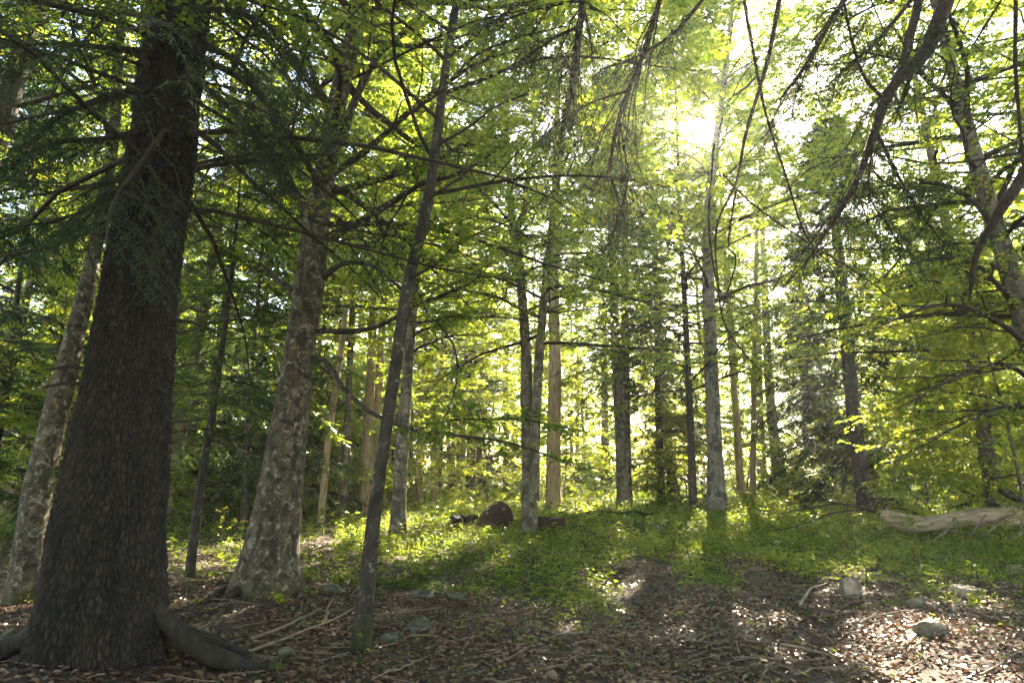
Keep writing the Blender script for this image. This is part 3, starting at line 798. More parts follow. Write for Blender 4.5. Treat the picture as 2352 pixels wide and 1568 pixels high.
# ------------------------------------------------------------------ the other trees that can be picked out
B, F = make_beech, make_fir
B(31, [(58, 1358, 66), (70, 1250, 60), (88, 1120, 57), (130, 940, 50), (178, 750, 40), (208, 620, 32), (235, 480, 28), (262, 300, 24), (285, 0, 20)], 16, 'smooth grey beech with dark stains just behind the great spruce trunk', bark=M_BARK_LICHEN, z0=5.0, n=26, reach=3.4, Y=7.9, flare=.3)
B(32, [(-340, 1330, 80), (-200, 900, 66), (-60, 480, 54), (0, 300, 46), (40, 160, 42), (75, 60, 40), (97, 0, 38)], 17, 'leaning tree entering at the upper left corner of the photo', bark=M_BARK_SPRUCE, z0=5.5, n=24, reach=3.4, Y=8.2)
B(33, [(362, 1212, 36), (400, 1050, 32), (440, 850, 28), (480, 640, 24), (510, 450, 20), (530, 300, 18), (548, 0, 14)], 20, 'leaning mottled tree between great spruce and slender young spruce', bark=M_BARK_BEECH, z0=6, reach=3.6)
F(34, [(438, 1312, 20), (450, 1190, 19), (480, 1000, 16), (505, 830, 13), (525, 690, 10), (545, 500, 6), (555, 380, 3)], 8.0, 'slender young spruce with bare lower twigs left of the lichened beech', z0=2.1, reach=1.7, step=.3, dead=26, name='spruce_tree', Y=9.6, var=.5)
B(35, [(735, 1206, 17), (750, 1050, 15), (765, 930, 14), (790, 750, 12), (812, 500, 9)], 17, 'thin crooked beech first in the row right of the lichened beech', bark=M_BARK_TAN, z0=6, reach=2.8, flare=.3)
B(36, [(785, 1192, 22), (797, 1000, 17), (805, 800, 15), (815, 600, 12), (830, 300, 9)], 20, 'straight slender beech second in the row right of the lichened beech', bark=M_BARK_BEECH, z0=8, reach=3, flare=.3)
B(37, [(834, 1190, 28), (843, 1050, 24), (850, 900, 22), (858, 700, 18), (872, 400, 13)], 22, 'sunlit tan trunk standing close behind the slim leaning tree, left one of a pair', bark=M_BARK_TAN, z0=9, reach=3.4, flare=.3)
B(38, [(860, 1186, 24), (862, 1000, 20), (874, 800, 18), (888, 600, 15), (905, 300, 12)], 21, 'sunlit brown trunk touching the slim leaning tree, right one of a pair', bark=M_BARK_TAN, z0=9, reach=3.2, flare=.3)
B(39, [(912, 1234, 36), (920, 1080, 30), (933, 900, 26), (945, 750, 22), (962, 550, 18), (985, 300, 14)], 18, 'ringed grey beech just right of the slim leaning tree', bark=M_BARK_BEECH, z0=4.5, n=46, reach=4.2, flare=.4)
def twin_extra(rng, root, lo, org):
    mb_ = MB()
    P, R = px_path([(1226, 1150, 26), (1229, 1000, 24), (1240, 800, 20), (1256, 620, 18), (1276, 450, 16), (1300, 250, 13), (1328, 100, 11), (1345, 0, 10), (1370, -150, 5)], 14.9)
    P, R = resample(P, R, 40); tubes(mb_, P[None], R[None], 12)
    o = mb_.build('stem', M_BARK_BEECH, root, smooth=True, origin=org)
    lb, wb = MB(), MB()
    C, RC = limbs_on(rng, P, R, 4.5, P[-1][2] - .5, 40, lambda f: 4.2 * (1.1 - .5 * f), .1, .7)
    tubes(wb, C, RC, 4); beech_crown(rng, C, RC, lod(15), lb, wb, 1., .55)
    w = wb.build('branchwork', M_TWIG, o, origin=org); w['kind'] = 'stuff'
    c = lb.build('leaves', M_BEECH, o, origin=org); c['kind'] = 'stuff'
    part_branch(root, 'limb', [(1182, 540, 14), (1205, 480, 13), (1212, 400, 10), (1230, 300, 6)], [14.8] * 4, M_BARK_BEECH, org, 'beech', rng, t0=.4, nsec=8, lf=.5, L=.09, tn=5, twl=6)
make_beech(40, [(1214, 1232, 36), (1213, 1050, 30), (1210, 900, 27), (1205, 750, 23), (1190, 600, 20), (1178, 530, 18), (1172, 450, 14), (1165, 350, 11)], 13, 'twin stemmed beech standing between the two cut log pieces', bark=M_BARK_BEECH, z0=5.5, n=34, reach=3.6, flare=.35, extra=twin_extra)
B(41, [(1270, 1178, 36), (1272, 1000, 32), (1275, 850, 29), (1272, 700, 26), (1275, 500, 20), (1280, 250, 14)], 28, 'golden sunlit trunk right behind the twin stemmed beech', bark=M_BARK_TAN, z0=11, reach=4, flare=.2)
F(42, [(1432, 1174, 30), (1425, 1000, 26), (1418, 850, 24), (1412, 750, 20), (1405, 500, 18), (1398, 250, 13)], 21, 'tall fir with hanging dark crown at the centre of the clearing edge', bark=M_BARK_BEECH, z0=5.5, reach=4.4, step=.36, per=5, var=.3, dens=1.3)
B(43, [(1592, 1182, 20), (1587, 1000, 17), (1580, 850, 15), (1573, 700, 13), (1560, 450, 9)], 23, 'thin dark tree close left of the dark footed pale trunk', bark=M_BARK_DARK, z0=4.5, n=70, reach=5.0, dens=1.4, flare=.3)
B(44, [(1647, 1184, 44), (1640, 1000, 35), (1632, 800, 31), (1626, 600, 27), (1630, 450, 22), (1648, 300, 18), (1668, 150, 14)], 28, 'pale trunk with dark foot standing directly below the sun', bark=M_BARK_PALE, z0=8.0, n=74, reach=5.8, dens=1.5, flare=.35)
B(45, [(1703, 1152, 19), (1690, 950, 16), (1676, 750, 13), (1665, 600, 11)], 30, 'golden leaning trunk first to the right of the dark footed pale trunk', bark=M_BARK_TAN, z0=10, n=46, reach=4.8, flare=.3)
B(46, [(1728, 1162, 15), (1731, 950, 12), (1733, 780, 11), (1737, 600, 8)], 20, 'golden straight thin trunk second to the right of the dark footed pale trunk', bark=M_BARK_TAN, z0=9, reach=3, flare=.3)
B(47, [(1753, 1135, 24), (1746, 1010, 21), (1742, 850, 18), (1738, 600, 13)], 26, 'bluish pale trunk seen through haze beside the golden thin trunk', bark=M_BARK_PALE, z0=11, reach=3.6, flare=.2)
B(48, [(1793, 1142, 28), (1777, 1000, 23), (1766, 870, 20), (1758, 700, 16), (1750, 500, 11)], 31, 'grey leaning beech just left of the black fir boughs', bark=M_BARK_BEECH, z0=10, n=46, reach=4.8, flare=.3)
F(49, [(1860, 1138, 22), (1855, 1020, 19), (1848, 850, 15), (1838, 650, 9)], 18, 'dim young fir half hidden behind the black fir boughs', z0=3, reach=2.4, var=.35, step=.5)
F(50, [(1990, 1148, 36), (1966, 1000, 30), (1950, 850, 27), (1935, 700, 24), (1922, 560, 20), (1908, 400, 13)], 17, 'dark trunked fir with the blackest drooping boughs, beside the mossy stump', bark=M_BARK_DARK, z0=2.0, reach=3.9, step=.26, per=5, var=.06, dens=1.4, Y=24, open_front=True, el=(-.35, .2))
B(51, [(2298, 1135, 36), (2265, 950, 29), (2240, 780, 24), (2216, 600, 18), (2196, 430, 12)], 18, 'dark leaning beech rising behind the fallen bleached log', bark=M_BARK_DARK, z0=3.5, n=50, reach=4.6, dens=1.2)
def right_extra(rng, root, lo, org):
    for pts, ys in [([(2400, 900, 14), (2320, 840, 11), (2240, 850, 9), (2150, 890, 6), (2060, 940, 3)], [11, 10.5, 10, 9.6, 9.3]),
                    ([(2390, 820, 14), (2290, 740, 11), (2180, 700, 9), (2090, 720, 6), (2000, 760, 3)], [11, 10.5, 10, 9.6, 9.3]),
                    ([(2350, 720, 14), (2260, 620, 11), (2180, 590, 8), (2070, 610, 4)], [11, 10.7, 10.4, 10]),
                    ([(2300, 540, 14), (2220, 450, 11), (2130, 420, 8), (2020, 430, 4)], [11, 10.9, 10.8, 10.6]),
                    ([(2420, 960, 12), (2330, 930, 9), (2240, 960, 7), (2130, 1010, 3)], [11, 10, 9.3, 8.8]),
                    ([(2240, 380, 16), (2200, 260, 13), (2120, 170, 10), (2050, 60, 5)], [11, 11, 11, 11.]),
                    ([(2290, 470, 12), (2350, 330, 10), (2390, 200, 6)], [11, 10.8, 10.4])]:
        part_branch(root, 'limb', pts, ys, M_TWIG, org, 'beech', rng, t0=.15, nsec=14, lf=.42, L=.085, var=.75, tn=7, twl=7)
B(52, [(2500, 1240, 60), (2420, 960, 50), (2345, 710, 44), (2300, 560, 38), (2250, 400, 33), (2210, 250, 28), (2180, 130, 22)], 20, 'large grey beech leaning in from the right edge with bright layered leaves', bark=M_BARK_BEECH, z0=4, n=54, reach=5.4, Y=11, extra=right_extra, var=.6)
B(53, [(2178, 1130, 38), (2160, 950, 31), (2140, 700, 22)], 24, 'broad shaded trunk deep in haze above the middle of the fallen log', bark=M_BARK_BEECH, z0=8, reach=4)
B(54, [(2340, 1150, 15), (2315, 980, 13), (2295, 850, 11), (2270, 600, 8)], 16, 'thin pale stem at the far right between leaning beeches', bark=M_BARK_PALE, z0=5, reach=2.6)
B(55, [(8, 1190, 32), (60, 1040, 25), (104, 900, 22), (130, 790, 18), (160, 600, 12)], 17, 'leaning reddish trunk low at the left edge behind grey beech', bark=M_BARK_TAN, z0=4.5, reach=3.6)
B(56, [(562, 1215, 15), (565, 1060, 13), (575, 900, 10)], 15, 'thin dim stem close left of the lichened beech foot', bark=M_BARK_DARK, z0=4, reach=2.8)
B(57, [(682, 1208, 20), (690, 1000, 16), (735, 600, 12), (745, 500, 9)], 18, 'slim trunk half hidden behind the lichened beech on its right', bark=M_BARK_BEECH, z0=6, reach=3)
B(58, [(960, 1163, 19), (966, 1000, 15), (972, 850, 12)], 22, 'tan far trunk left one between ringed beech and twin beech', bark=M_BARK_TAN, z0=8, reach=3.4, flare=.2)
B(59, [(996, 1164, 15), (1004, 1020, 12), (1012, 850, 9)], 20, 'tan far trunk right one between ringed beech and twin beech', bark=M_BARK_TAN, z0=7, reach=3.2, flare=.2)
F(60, [(655, 1200, 22), (660, 1050, 18), (668, 850, 12), (672, 700, 6)], 13, 'bushy fir in shade behind the foot of the lichened beech', z0=1.2, reach=2.6, var=.45, step=.45)
F(61, [(1080, 1140, 24), (1082, 1000, 19), (1085, 850, 11)], 16, 'dark blue fir behind the left cut log piece in haze', z0=1.0, reach=4.0, var=.1, step=.45, per=5)
F(62, [(470, 1180, 24), (480, 1000, 19), (500, 800, 12)], 15, 'dense fir with layered boughs behind the slender young spruce', z0=1.0, reach=3.2, var=.5, step=.45)
F(63, [(1520, 1165, 20), (1515, 1020, 17), (1508, 850, 12)], 13, 'bushy dark tree between hanging fir and thin dark tree', z0=1.6, reach=2.8, var=.2, step=.5)
F(64, [(-60, 1230, 30), (-20, 1050, 26), (20, 850, 18), (50, 600, 9)], 14, 'layered fir at the left edge behind the grey beech', z0=1.4, reach=3.2, var=.5, step=.42)
F(65, [(2080, 1140, 24), (2070, 1000, 20), (2055, 800, 13)], 15, 'small shaded fir above the mossy stump', z0=1.4, reach=2.6, var=.3, step=.5)

# ------------------------------------------------------------------ forest beyond: shared shapes, each tree an object of its own
def far_proto(seed, kind, H, reach, d):
    rng = np.random.default_rng(seed)
    lo = lod(d)
    n = 8; t = np.linspace(0, 1, n)
    P = np.stack([.25 * np.sin(t * 4 + seed), .25 * np.cos(t * 3 + seed), t * H - .2], -1)
    R = np.linspace(.22, .02, n) * H / 22 * (.5 if kind == 'young' else 1)
    tm, wm, lm = MB(), MB(), MB()
    Pp, Rr = trunk_tube(tm, P, R, 8, 16, .3, 5, seed)
    sv = SHAFTS[:]; SHAFTS.clear()
    if kind == 'beech':
        C, RC = limbs_on(rng, Pp, Rr, H * .22, H - .8, 34, lambda f: reach * (1.05 - .7 * f ** 1.5), .15, .9)
        tubes(wm, C, RC, 3); beech_crown(rng, C, RC, lo, lm, wm, 1., .5)
    elif kind == 'young':
        C, RC = limbs_on(rng, Pp, Rr * .5, 1.3, H - .3, 44, lambda f: reach * (1.05 - .7 * f), -.05, .6)
        tubes(wm, C, RC * .6, 4); beech_crown(rng, C, RC, lo, lm, wm, 1., .7, .3, False)
    elif kind == 'under':
        C, RC = limbs_on(rng, Pp, Rr, .5, H - .3, 30, lambda f: reach * (1.05 - .6 * f), .0, .8)
        tubes(wm, C, RC * .5, 3); beech_crown(rng, C, RC, lo, lm, wm, 1., .6)
    else:
        C, RC = limbs_on(rng, Pp, Rr, 1.2, H - .2, int(H * 6), lambda f: reach * (1.05 - .95 * f ** 1.5) + .15, -.2, .35, K=6, bend=-.12)
        tubes(wm, C, RC * .6, 3); fir_crown(rng, C, RC, lo, lm, wm, .35)
    SHAFTS.extend(sv)
    return (tm.mesh('trunk', M_BARK_BEECH if kind != 'fir' else M_BARK_DARK, True), wm.mesh('branchwork', M_TWIG), lm.mesh('crown', M_FIR if kind == 'fir' else M_BEECH)), sum(len(x) for x in lm.t)
PROTO = {}
for key, args in {'beech_a': (101, 'beech', 23, 4.6, 40), 'beech_b': (102, 'beech', 20, 4.2, 40), 'beech_c': (103, 'beech', 26, 5, 50), 'fir_a': (104, 'fir', 19, 3.4, 40), 'fir_b': (105, 'fir', 14, 2.8, 40),
                  'young_a': (108, 'young', 9.5, 3.2, 15), 'young_b': (109, 'young', 7.0, 2.8, 15), 'mid_a': (110, 'beech', 20, 4.8, 22), 'mid_b': (111, 'beech', 22, 5.2, 22),
                  'under_a': (106, 'under', 5.0, 2.2, 22), 'under_b': (107, 'under', 3.2, 1.6, 22)}.items():
    PROTO[key], c = far_proto(*args)
    TOTAL['n'] += c
def plant_tree(key, x, y, rz, s, label, group, name):
    r = empty(name, (x, y, height(x, y))); r.rotation_euler = (0, 0, rz); r.scale = (s, s, s)
    tag(r, label, 'tree', group)
    for nm, me in zip(('trunk', 'branchwork', 'crown'), PROTO[key]):
        o = bpy.data.objects.new(nm, me); o.parent = r; COL.objects.link(o)
        if nm != 'trunk': o['kind'] = 'stuff'
print('shaft feet', [tuple(np.round(p[:2], 1)) + (r,) for p, r in SHAFTS])
rng = np.random.default_rng(5)
feet = [tuple(o.location[:2]) for o in bpy.data.objects if o.type == 'EMPTY']
def shades(x, y):
    """would a tall tree here shade the sunlit glade?"""
    for p0, r in SHAFTS:
        if r >= 1:
            h = SUN[:2] / np.linalg.norm(SUN[:2]); d = np.array([x, y]) - p0[:2]
            t = d @ h
            if 9 < t < 40 and np.linalg.norm(d - t * h) < 3.2: return True
    return False
def free(x, y, gap):
    return all((x - a) ** 2 + (y - b) ** 2 > gap ** 2 for a, b in feet)
cnt = 0
for _ in range(4000):
    y = rng.uniform(34, 92); x = rng.uniform(-1.0, 1.0) * (y * 1.0 + 4)
    if cnt >= 170: break
    if not free(x, y, 3.4 if y < 60 else 4.2): continue
    # the clearing: no tall trees where the sun reaches the ground
    if y < 56 and shades(x, y) and rng.random() < .93: continue
    feet.append((x, y)); cnt += 1
    k = rng.choice(['beech_a', 'beech_b', 'beech_c', 'fir_a', 'fir_b'], p=[.31, .28, .23, .10, .08])
    fir = k.startswith('fir')
    plant_tree(k, x, y, rng.uniform(0, 6.28), rng.uniform(.85, 1.15), 'far fir fading into haze in the woods beyond the clearing' if fir else 'far beech fading into haze in the woods beyond the clearing',
               'far firs beyond the clearing' if fir else 'far beeches beyond the clearing', 'fir_tree' if fir else 'beech_tree')
for k, x, y, s_, lab in [('young_a', 12.0, 15.0, 1., 'young beech with bright layered leaves behind the fallen log'), ('young_b', 12.6, 16.5, 1.1, 'young beech near the right edge beyond the fallen log'),
                     ('young_a', 8.6, 36, 1., 'young beech far back in the gap between golden trunks and black fir'), ('young_b', 18.0, 21, 1.2, 'young beech behind the dark leaning beech'),
                     ('young_a', 17, 25, 1.1, 'young beech deep among the trees at the right'), ('young_a', -10.5, 15.5, 1., 'young beech behind the grey beech at the left edge'),
                     ('young_b', -13.5, 19, 1.1, 'young beech deep at the left edge of the wood'), ('young_a', -7.0, 21, 1., 'young beech behind the foot of the leaning mottled tree'),
                     ('young_b', -4.0, 25.5, 1., 'young beech behind the row of slender beeches'), ('young_b', 2.6, 33, 1.2, 'sunlit young beech at the back of the clearing centre'),
                     ('young_a', -1.0, 31, 1.0, 'young beech behind the cut logs across the clearing'), ('young_b', 9.5, 33, 1.1, 'young beech at the back of the clearing behind the pale trunk')]:
    feet.append((x, y))
    plant_tree(k, x, y, x * 3.1, s_, lab, 'young beeches around the clearing', 'young_beech')
for k, x, y, lab in [('mid_b', 16.5, 29, 'tall beech in the second row at the right'), ('mid_a', -5.6, 29, 'tall beech far behind the row of slender beeches'),
                     ('mid_b', -12.5, 30, 'tall beech behind the great spruce trunk'), ('mid_a', 21, 27, 'tall beech in the second row at the right edge'), ('mid_b', -17.5, 25, 'tall beech in the second row at the left edge'),
                     ('mid_b', 12.9, 17.0, 'tall beech close behind the large grey leaning beech at the right'), ('mid_b', 5.6, 29.5, 'tall beech rising behind the thin dark tree, left of the sun'), ('mid_b', 9.3, 36, 'tall beech rising behind the golden trunks, under the sun'), ('mid_a', 13, 38, 'tall beech behind the grey leaning beech'), ('mid_b', -1.8, 34, 'tall beech behind the tan far trunks')]:
    feet.append((x, y))
    plant_tree(k, x, y, x * 2.3 + y, 1.3 if 'sun' in lab else 1., lab, 'tall beeches of the second row', 'beech_tree')
# low bushy growth under the trees
cnt = 0
for _ in range(4000):
    y = rng.uniform(19, 60); x = rng.uniform(-1.0, 1.0) * (y * .95 + 2)
    if cnt >= 75: break
    if not free(x, y, 1.9): continue
    if y < 27 and -4 < x < 15: continue
    feet.append((x, y)); cnt += 1
    k = rng.choice(['under_a', 'under_b'])
    plant_tree(k, x, y, rng.uniform(0, 6.28), rng.uniform(.7, 1.3), 'bushy young beech growing low in the shade under the tall trees', 'young beeches of the undergrowth', 'young_beech')
# trees added beside and behind the viewer, mainly to shade the place
for k, x, y in [('beech_a', -11, 3), ('beech_b', 10.5, 2), ('fir_a', -13, 12), ('beech_c', 15, 9), ('beech_a', -6, -6), ('beech_c', 5, -7), ('fir_a', 17, 16), ('beech_b', -17, 20), ('beech_a', 22, 22), ('beech_b', -22, 28), ('mid_a', 11.2, 9.3), ('mid_b', 13.5, 13.5), ('fir_a', -3, -9), ('fir_a', 9, -3), ('beech_b', -13, -3), ('fir_b', 2, -5), ('beech_a', 1, -14), ('beech_c', -10, -14), ('beech_b', 11, -13), ('fir_a', -8, -1.5)]:
    plant_tree(k, x, y, x * 1.7, 1., 'tall tree added just outside the view, mainly for shade', 'shade trees added around the viewer', 'fir_tree' if k.startswith('fir') else 'beech_tree')
# far woods mass that closes the view
mb = MB()
rng = np.random.default_rng(9)
n = 26000
a = rng.uniform(-.95, .95, n); d = rng.uniform(92, 130, n); z = rng.uniform(0, 26, n) * (1 - .2 * rng.random(n))
P0 = np.stack([d * np.sin(a), d * np.cos(a), z], -1); P0[:, 2] += height(P0[:, 0], P0[:, 1])
k = vnoise(P0 * .22, 4) > -.25; P0 = P0[k]; n = len(P0)
blades(mb, P0, rng.normal(0, 1, (n, 3)), rng.normal(0, .6, (n, 3)) + [0, 0, 1], rng.uniform(.8, 1.6, n), rng.uniform(.5, 1.0, n), rng.random(n))
o = mb.build('far_woods', M_BEECH); tag(o, 'far wooded slope closing the view behind all trees', None, None, 'stuff')

# ------------------------------------------------------------------ boughs that hang in from trees above the viewer
def hanging(label, main, Ys, mat=M_RED_BOUGH, subs=(), fir=True, seed=0, nsec=14, lf=.25, t0=.25, L=.045, var=.25, tn=6, twl=8, droop=.6, n=24):
    rng = np.random.default_rng(seed)
    P, R = px_path(main, Ys)
    root = empty('hanging_bough', P[0]); tag(root, label, 'branch', 'boughs hanging in from above')
    org = np.array(P[0])
    part_branch(root, 'stem', main, Ys, mat, org, 'fir' if fir else None, rng, t0=t0, nsec=nsec, lf=lf, L=L, var=var, droop=droop, tn=tn, twl=twl, n=n, leafname='needles')
    for s_, y_ in subs:
        part_branch(root, 'side_branch', s_, y_, mat, org, 'fir' if fir else None, rng, t0=.2, nsec=max(4, nsec // 2), lf=lf, L=L, var=var, droop=droop, tn=tn, twl=twl, n=14, leafname='needles')
hanging('thick reddish bough sweeping down from the upper right to a pointed end', [(2200, -80, 38), (2130, 110, 29), (2045, 205, 24), (2010, 300, 18), (1965, 420, 14), (1905, 520, 10), (1838, 622, 4)], [4.2, 4.1, 4, 4, 3.95, 3.9, 3.9], t0=.12, nsec=26, lf=.26, tn=7,
        subs=[([(2125, -60, 20), (2075, 140, 16), (2030, 225, 12)], [4.3, 4.1, 4]), ([(2012, 300, 9), (2060, 400, 7), (2120, 500, 5), (2170, 560, 3)], [4, 4, 4.1, 4.2]),
              ([(2030, 230, 8), (1980, 170, 7), (1950, 60, 6), (1930, -40, 6)], [4, 4, 4, 4.1]), ([(1985, 370, 6), (2050, 430, 5), (2150, 430, 3)], [4, 4.1, 4.3]),
              ([(2010, 300, 6), (1995, 440, 5), (2040, 520, 4), (2080, 580, 2)], [4, 4, 4, 4.])], seed=1)
hanging('dark bough with a snapped tip drooping in at the right edge', [(2420, 250, 30), (2352, 400, 26), (2300, 480, 22), (2250, 570, 16), (2235, 625, 11), (2228, 690, 4)], [3.6, 3.6, 3.6, 3.6, 3.6, 3.6], t0=.5, nsec=4, lf=.1, tn=3,
        subs=[([(2335, -60, 9), (2332, 120, 8), (2340, 260, 7), (2352, 400, 7)], [3.6] * 4)], seed=2)
hanging('needled dark bough hanging straight down left of the sun', [(1345, -60, 20), (1335, 60, 17), (1322, 150, 14), (1310, 245, 8)], [4.4] * 4, t0=.05, nsec=28, lf=.5, seed=3, var=.2,
        subs=[([(1335, 60, 8), (1270, 90, 6), (1190, 150, 4)], [4.4, 4.5, 4.6]), ([(1340, 0, 8), (1240, 20, 6), (1120, 60, 4)], [4.4, 4.6, 4.8])])
hanging('long dark bough left of the sun with needled trailing twigs', [(1530, -60, 14), (1480, 110, 11), (1430, 240, 9), (1400, 380, 7), (1430, 500, 4)], [4.6] * 5, t0=.1, nsec=30, lf=.36, seed=4, var=.2,
        subs=[([(1630, -20, 9), (1560, 65, 8), (1475, 125, 6), (1380, 160, 4)], [4.6] * 4), ([(1440, 210, 6), (1350, 240, 5), (1260, 300, 3)], [4.6] * 3), ([(1420, 260, 6), (1440, 420, 5), (1400, 560, 3)], [4.7] * 3)])
hanging('pair of bare twigs hanging straight below the sun', [(1800, -60, 12), (1765, 130, 10), (1715, 300, 8), (1690, 420, 6), (1645, 520, 5), (1648, 640, 5), (1672, 760, 4), (1790, 900, 2)], [4.3] * 8, t0=.2, nsec=8, lf=.06, tn=2, twl=4, seed=5, n=40,
        subs=[([(1640, 330, 5), (1628, 500, 5), (1640, 620, 4), (1660, 690, 3)], [4.2] * 4), ([(1690, 440, 5), (1672, 560, 4), (1690, 600, 4), (1655, 720, 3)], [4.2] * 4)])
hanging('thin whip curving down right of the sun to the mid photo', [(1700, -60, 8), (1735, 150, 7), (1765, 280, 6), (1810, 420, 5), (1850, 540, 4), (1900, 600, 2)], [4.5] * 6, t0=.3, nsec=6, lf=.06, tn=2, twl=4, seed=6,
        subs=[([(1660, 400, 4), (1730, 470, 4), (1860, 560, 4), (1990, 640, 3), (2080, 720, 2), (2110, 790, 1.5)], [4.5] * 6)])
hanging('reddish bough crossing the upper right corner with needle fringes', [(1980, -60, 16), (1900, 60, 13), (1850, 150, 9), (1790, 230, 5)], [4.6] * 4, t0=.1, nsec=22, lf=.5, seed=7, var=.35,
        subs=[([(2110, -20, 10), (2020, 90, 8), (1950, 150, 6), (1900, 200, 3)], [4.5] * 4)])

# ------------------------------------------------------------------ stones, logs, stumps, sticks
def stone(px, py, w, hgt, label, mat=M_STONE, seed=0, block=False, dz=.35):
    p = ground_at(px, py); s = w * p[1] / FPX / 2; hh = hgt * p[1] / FPX
    rng = np.random.default_rng(seed + 300)
    n1, n2 = 30, 20
    u = np.arange(n1) * 2 * np.pi / n1; v = np.linspace(-np.pi / 2, np.pi / 2, n2)
    D = np.stack([np.cos(v)[:, None] * np.cos(u), np.cos(v)[:, None] * np.sin(u), np.sin(v)[:, None] + 0 * u], -1)
    # facets: cut a ball with planes
    pl = unit(rng.normal(0, 1, (11, 3))); pd = rng.uniform(.45, .85, 11)
    r = np.ones(D.shape[:2])
    for a, b in zip(pl, pd):
        c = D @ a; r = np.where(c > .05, np.minimum(r, b / np.maximum(c, .05)), r)
    if block:
        m = np.max(np.abs(D) * np.array([1, 1.3, 1.25]), -1); r = np.minimum(r * 1.1, .8 / m)
    r = r * (1 + .06 * vnoise(D * 3, seed) + .03 * vnoise(D * 9, seed + 4))
    V = D * r[..., None] * np.array([s * 1.1, s * .8, hh * .75])
    mb = MB()
    i = np.arange(n2 - 1)[:, None] * n1; j = np.arange(n1)[None]; j2 = (j + 1) % n1
    mb.add(V.reshape(-1, 3), quads=np.stack([i + j, i + j2, i + n1 + j2, i + n1 + j], -1).reshape(-1, 4))
    o = mb.build('stone', mat, smooth=False)
    o.location = (p[0], p[1] + s * .6, height(p[0], p[1] + s * .6) + hh * dz * .2); o.rotation_euler = (0, 0, rng.uniform(-.4, .4))
    tag(o, label, 'stone', 'stones on the forest floor')
for a in [(1966, 1374, 74, 52, 'pale sunlit rounded stone beside small bright green plants', M_STONE, 1), (2238, 1376, 62, 40, 'flat topped grey stone at the right among short herbs', M_STONE, 2),
          (2118, 1392, 44, 20, 'low brownish stone lying flat between two larger ones', M_STONE, 3), (2158, 1462, 88, 48, 'angular split pinkish block with a stick behind it', M_STONE, 4, True),
          (965, 1452, 66, 34, 'greenish mossy rock right of the slim leaning tree foot', M_MOSSY, 5), (1042, 1378, 50, 22, 'low mossy rock, right one of two at the herb edge', M_MOSSY, 6),
          (970, 1376, 58, 24, 'low mossy rock, left one of two at the herb edge', M_MOSSY, 7), (2340, 1318, 50, 34, 'grey stone cut by the right edge of the photo', M_STONE, 8),
          (890, 1478, 70, 26, 'dark mossy rock among roots beside the slim tree foot', M_MOSSY, 9), (640, 1512, 46, 30, 'dim stone in litter between spruce root and slim tree', M_MOSSY, 10),
          (1270, 1560, 26, 16, 'small pale stone alone in dark litter near the bottom', M_STONE, 11), (1912, 1576, 26, 12, 'tiny pale stone on the leafy track', M_STONE, 12),
          (760, 1365, 60, 26, 'mossy rock beside the exposed roots of the lichened beech', M_MOSSY, 13), (1088, 1232, 40, 20, 'whitish rock in front of the left cut log', M_STONE, 14), (1494, 1236, 22, 12, 'little grey stone in the grass of the clearing', M_STONE, 15),
          (20, 1480, 60, 40, 'dark stone at the lower left corner behind the spruce', M_MOSSY, 16)]:
    stone(*a[:5], a[5], a[6], len(a) > 7)

def log_piece(px, py, wpx, hpx, label, tilt, seed, rz):
    """sawn rotten round lying or leaning on the ground: bark mantle and cut face as parts"""
    p = ground_at(px, py); s = hpx * p[1] / FPX / 2; L = wpx * p[1] / FPX
    root = empty('cut_log', (p[0], p[1] + s, height(p[0], p[1] + s) + s * .75))
    root.rotation_euler = (0, tilt, rz)
    tag(root, label, 'log')
    n = 18; rings = 14
    x = np.linspace(-L / 2, L / 2, rings); th = np.arange(n) * 2 * np.pi / n
    rr = s * (1 + .13 * vnoise(np.stack([x[:, None] * 2.5 + 0 * th, np.cos(th)[None] * 1.5 + 0 * x[:, None], np.sin(th)[None] * 1.5 + 0 * x[:, None]], -1), seed)
              + .06 * vnoise(np.stack([x[:, None] * 9 + 0 * th, np.cos(th)[None] * 5 + 0 * x[:, None], np.sin(th)[None] * 5 + 0 * x[:, None]], -1), seed + 1))
    V = np.stack([x[:, None] + 0 * rr, rr * np.cos(th), rr * np.sin(th)], -1)
    mb = MB(); i = np.arange(rings - 1)[:, None] * n; j = np.arange(n)[None]; j2 = (j + 1) % n
    mb.add(V.reshape(-1, 3), quads=np.stack([i + j, i + n + j, i + n + j2, i + j2], -1).reshape(-1, 4))
    mb.build('bark', M_ROTWOOD, root, smooth=False)
    for e, sg in ((0, -1), (-1, 1)):
        f = MB(); ring = V[e]; c = ring.mean(0) - np.array([sg * .03, 0, 0])
        inner = ring * np.array([1, .6, .6]) - np.array([sg * .02, 0, 0]) + 0.01 * vnoise(ring * 20, 3)[:, None]
        vv = np.vstack([ring * np.array([1, .985, .985]), inner, c[None]])
        jn = (np.arange(n) + 1) % n; a = np.arange(n)
        f.add(vv, tris=np.stack([a + n, jn + n, np.full(n, 2 * n)], -1), quads=np.stack([a, jn, jn + n, a + n], -1))
        f.build('cut_face', M_CUTWOOD, root)
log_piece(1134, 1226, 70, 60, 'red brown rotten log round propped at an angle left of the twin beech', -.5, 1, 1.05)
log_piece(1264, 1228, 70, 40, 'rotten log piece lying flat right of the twin beech', 0, 2, -.15)

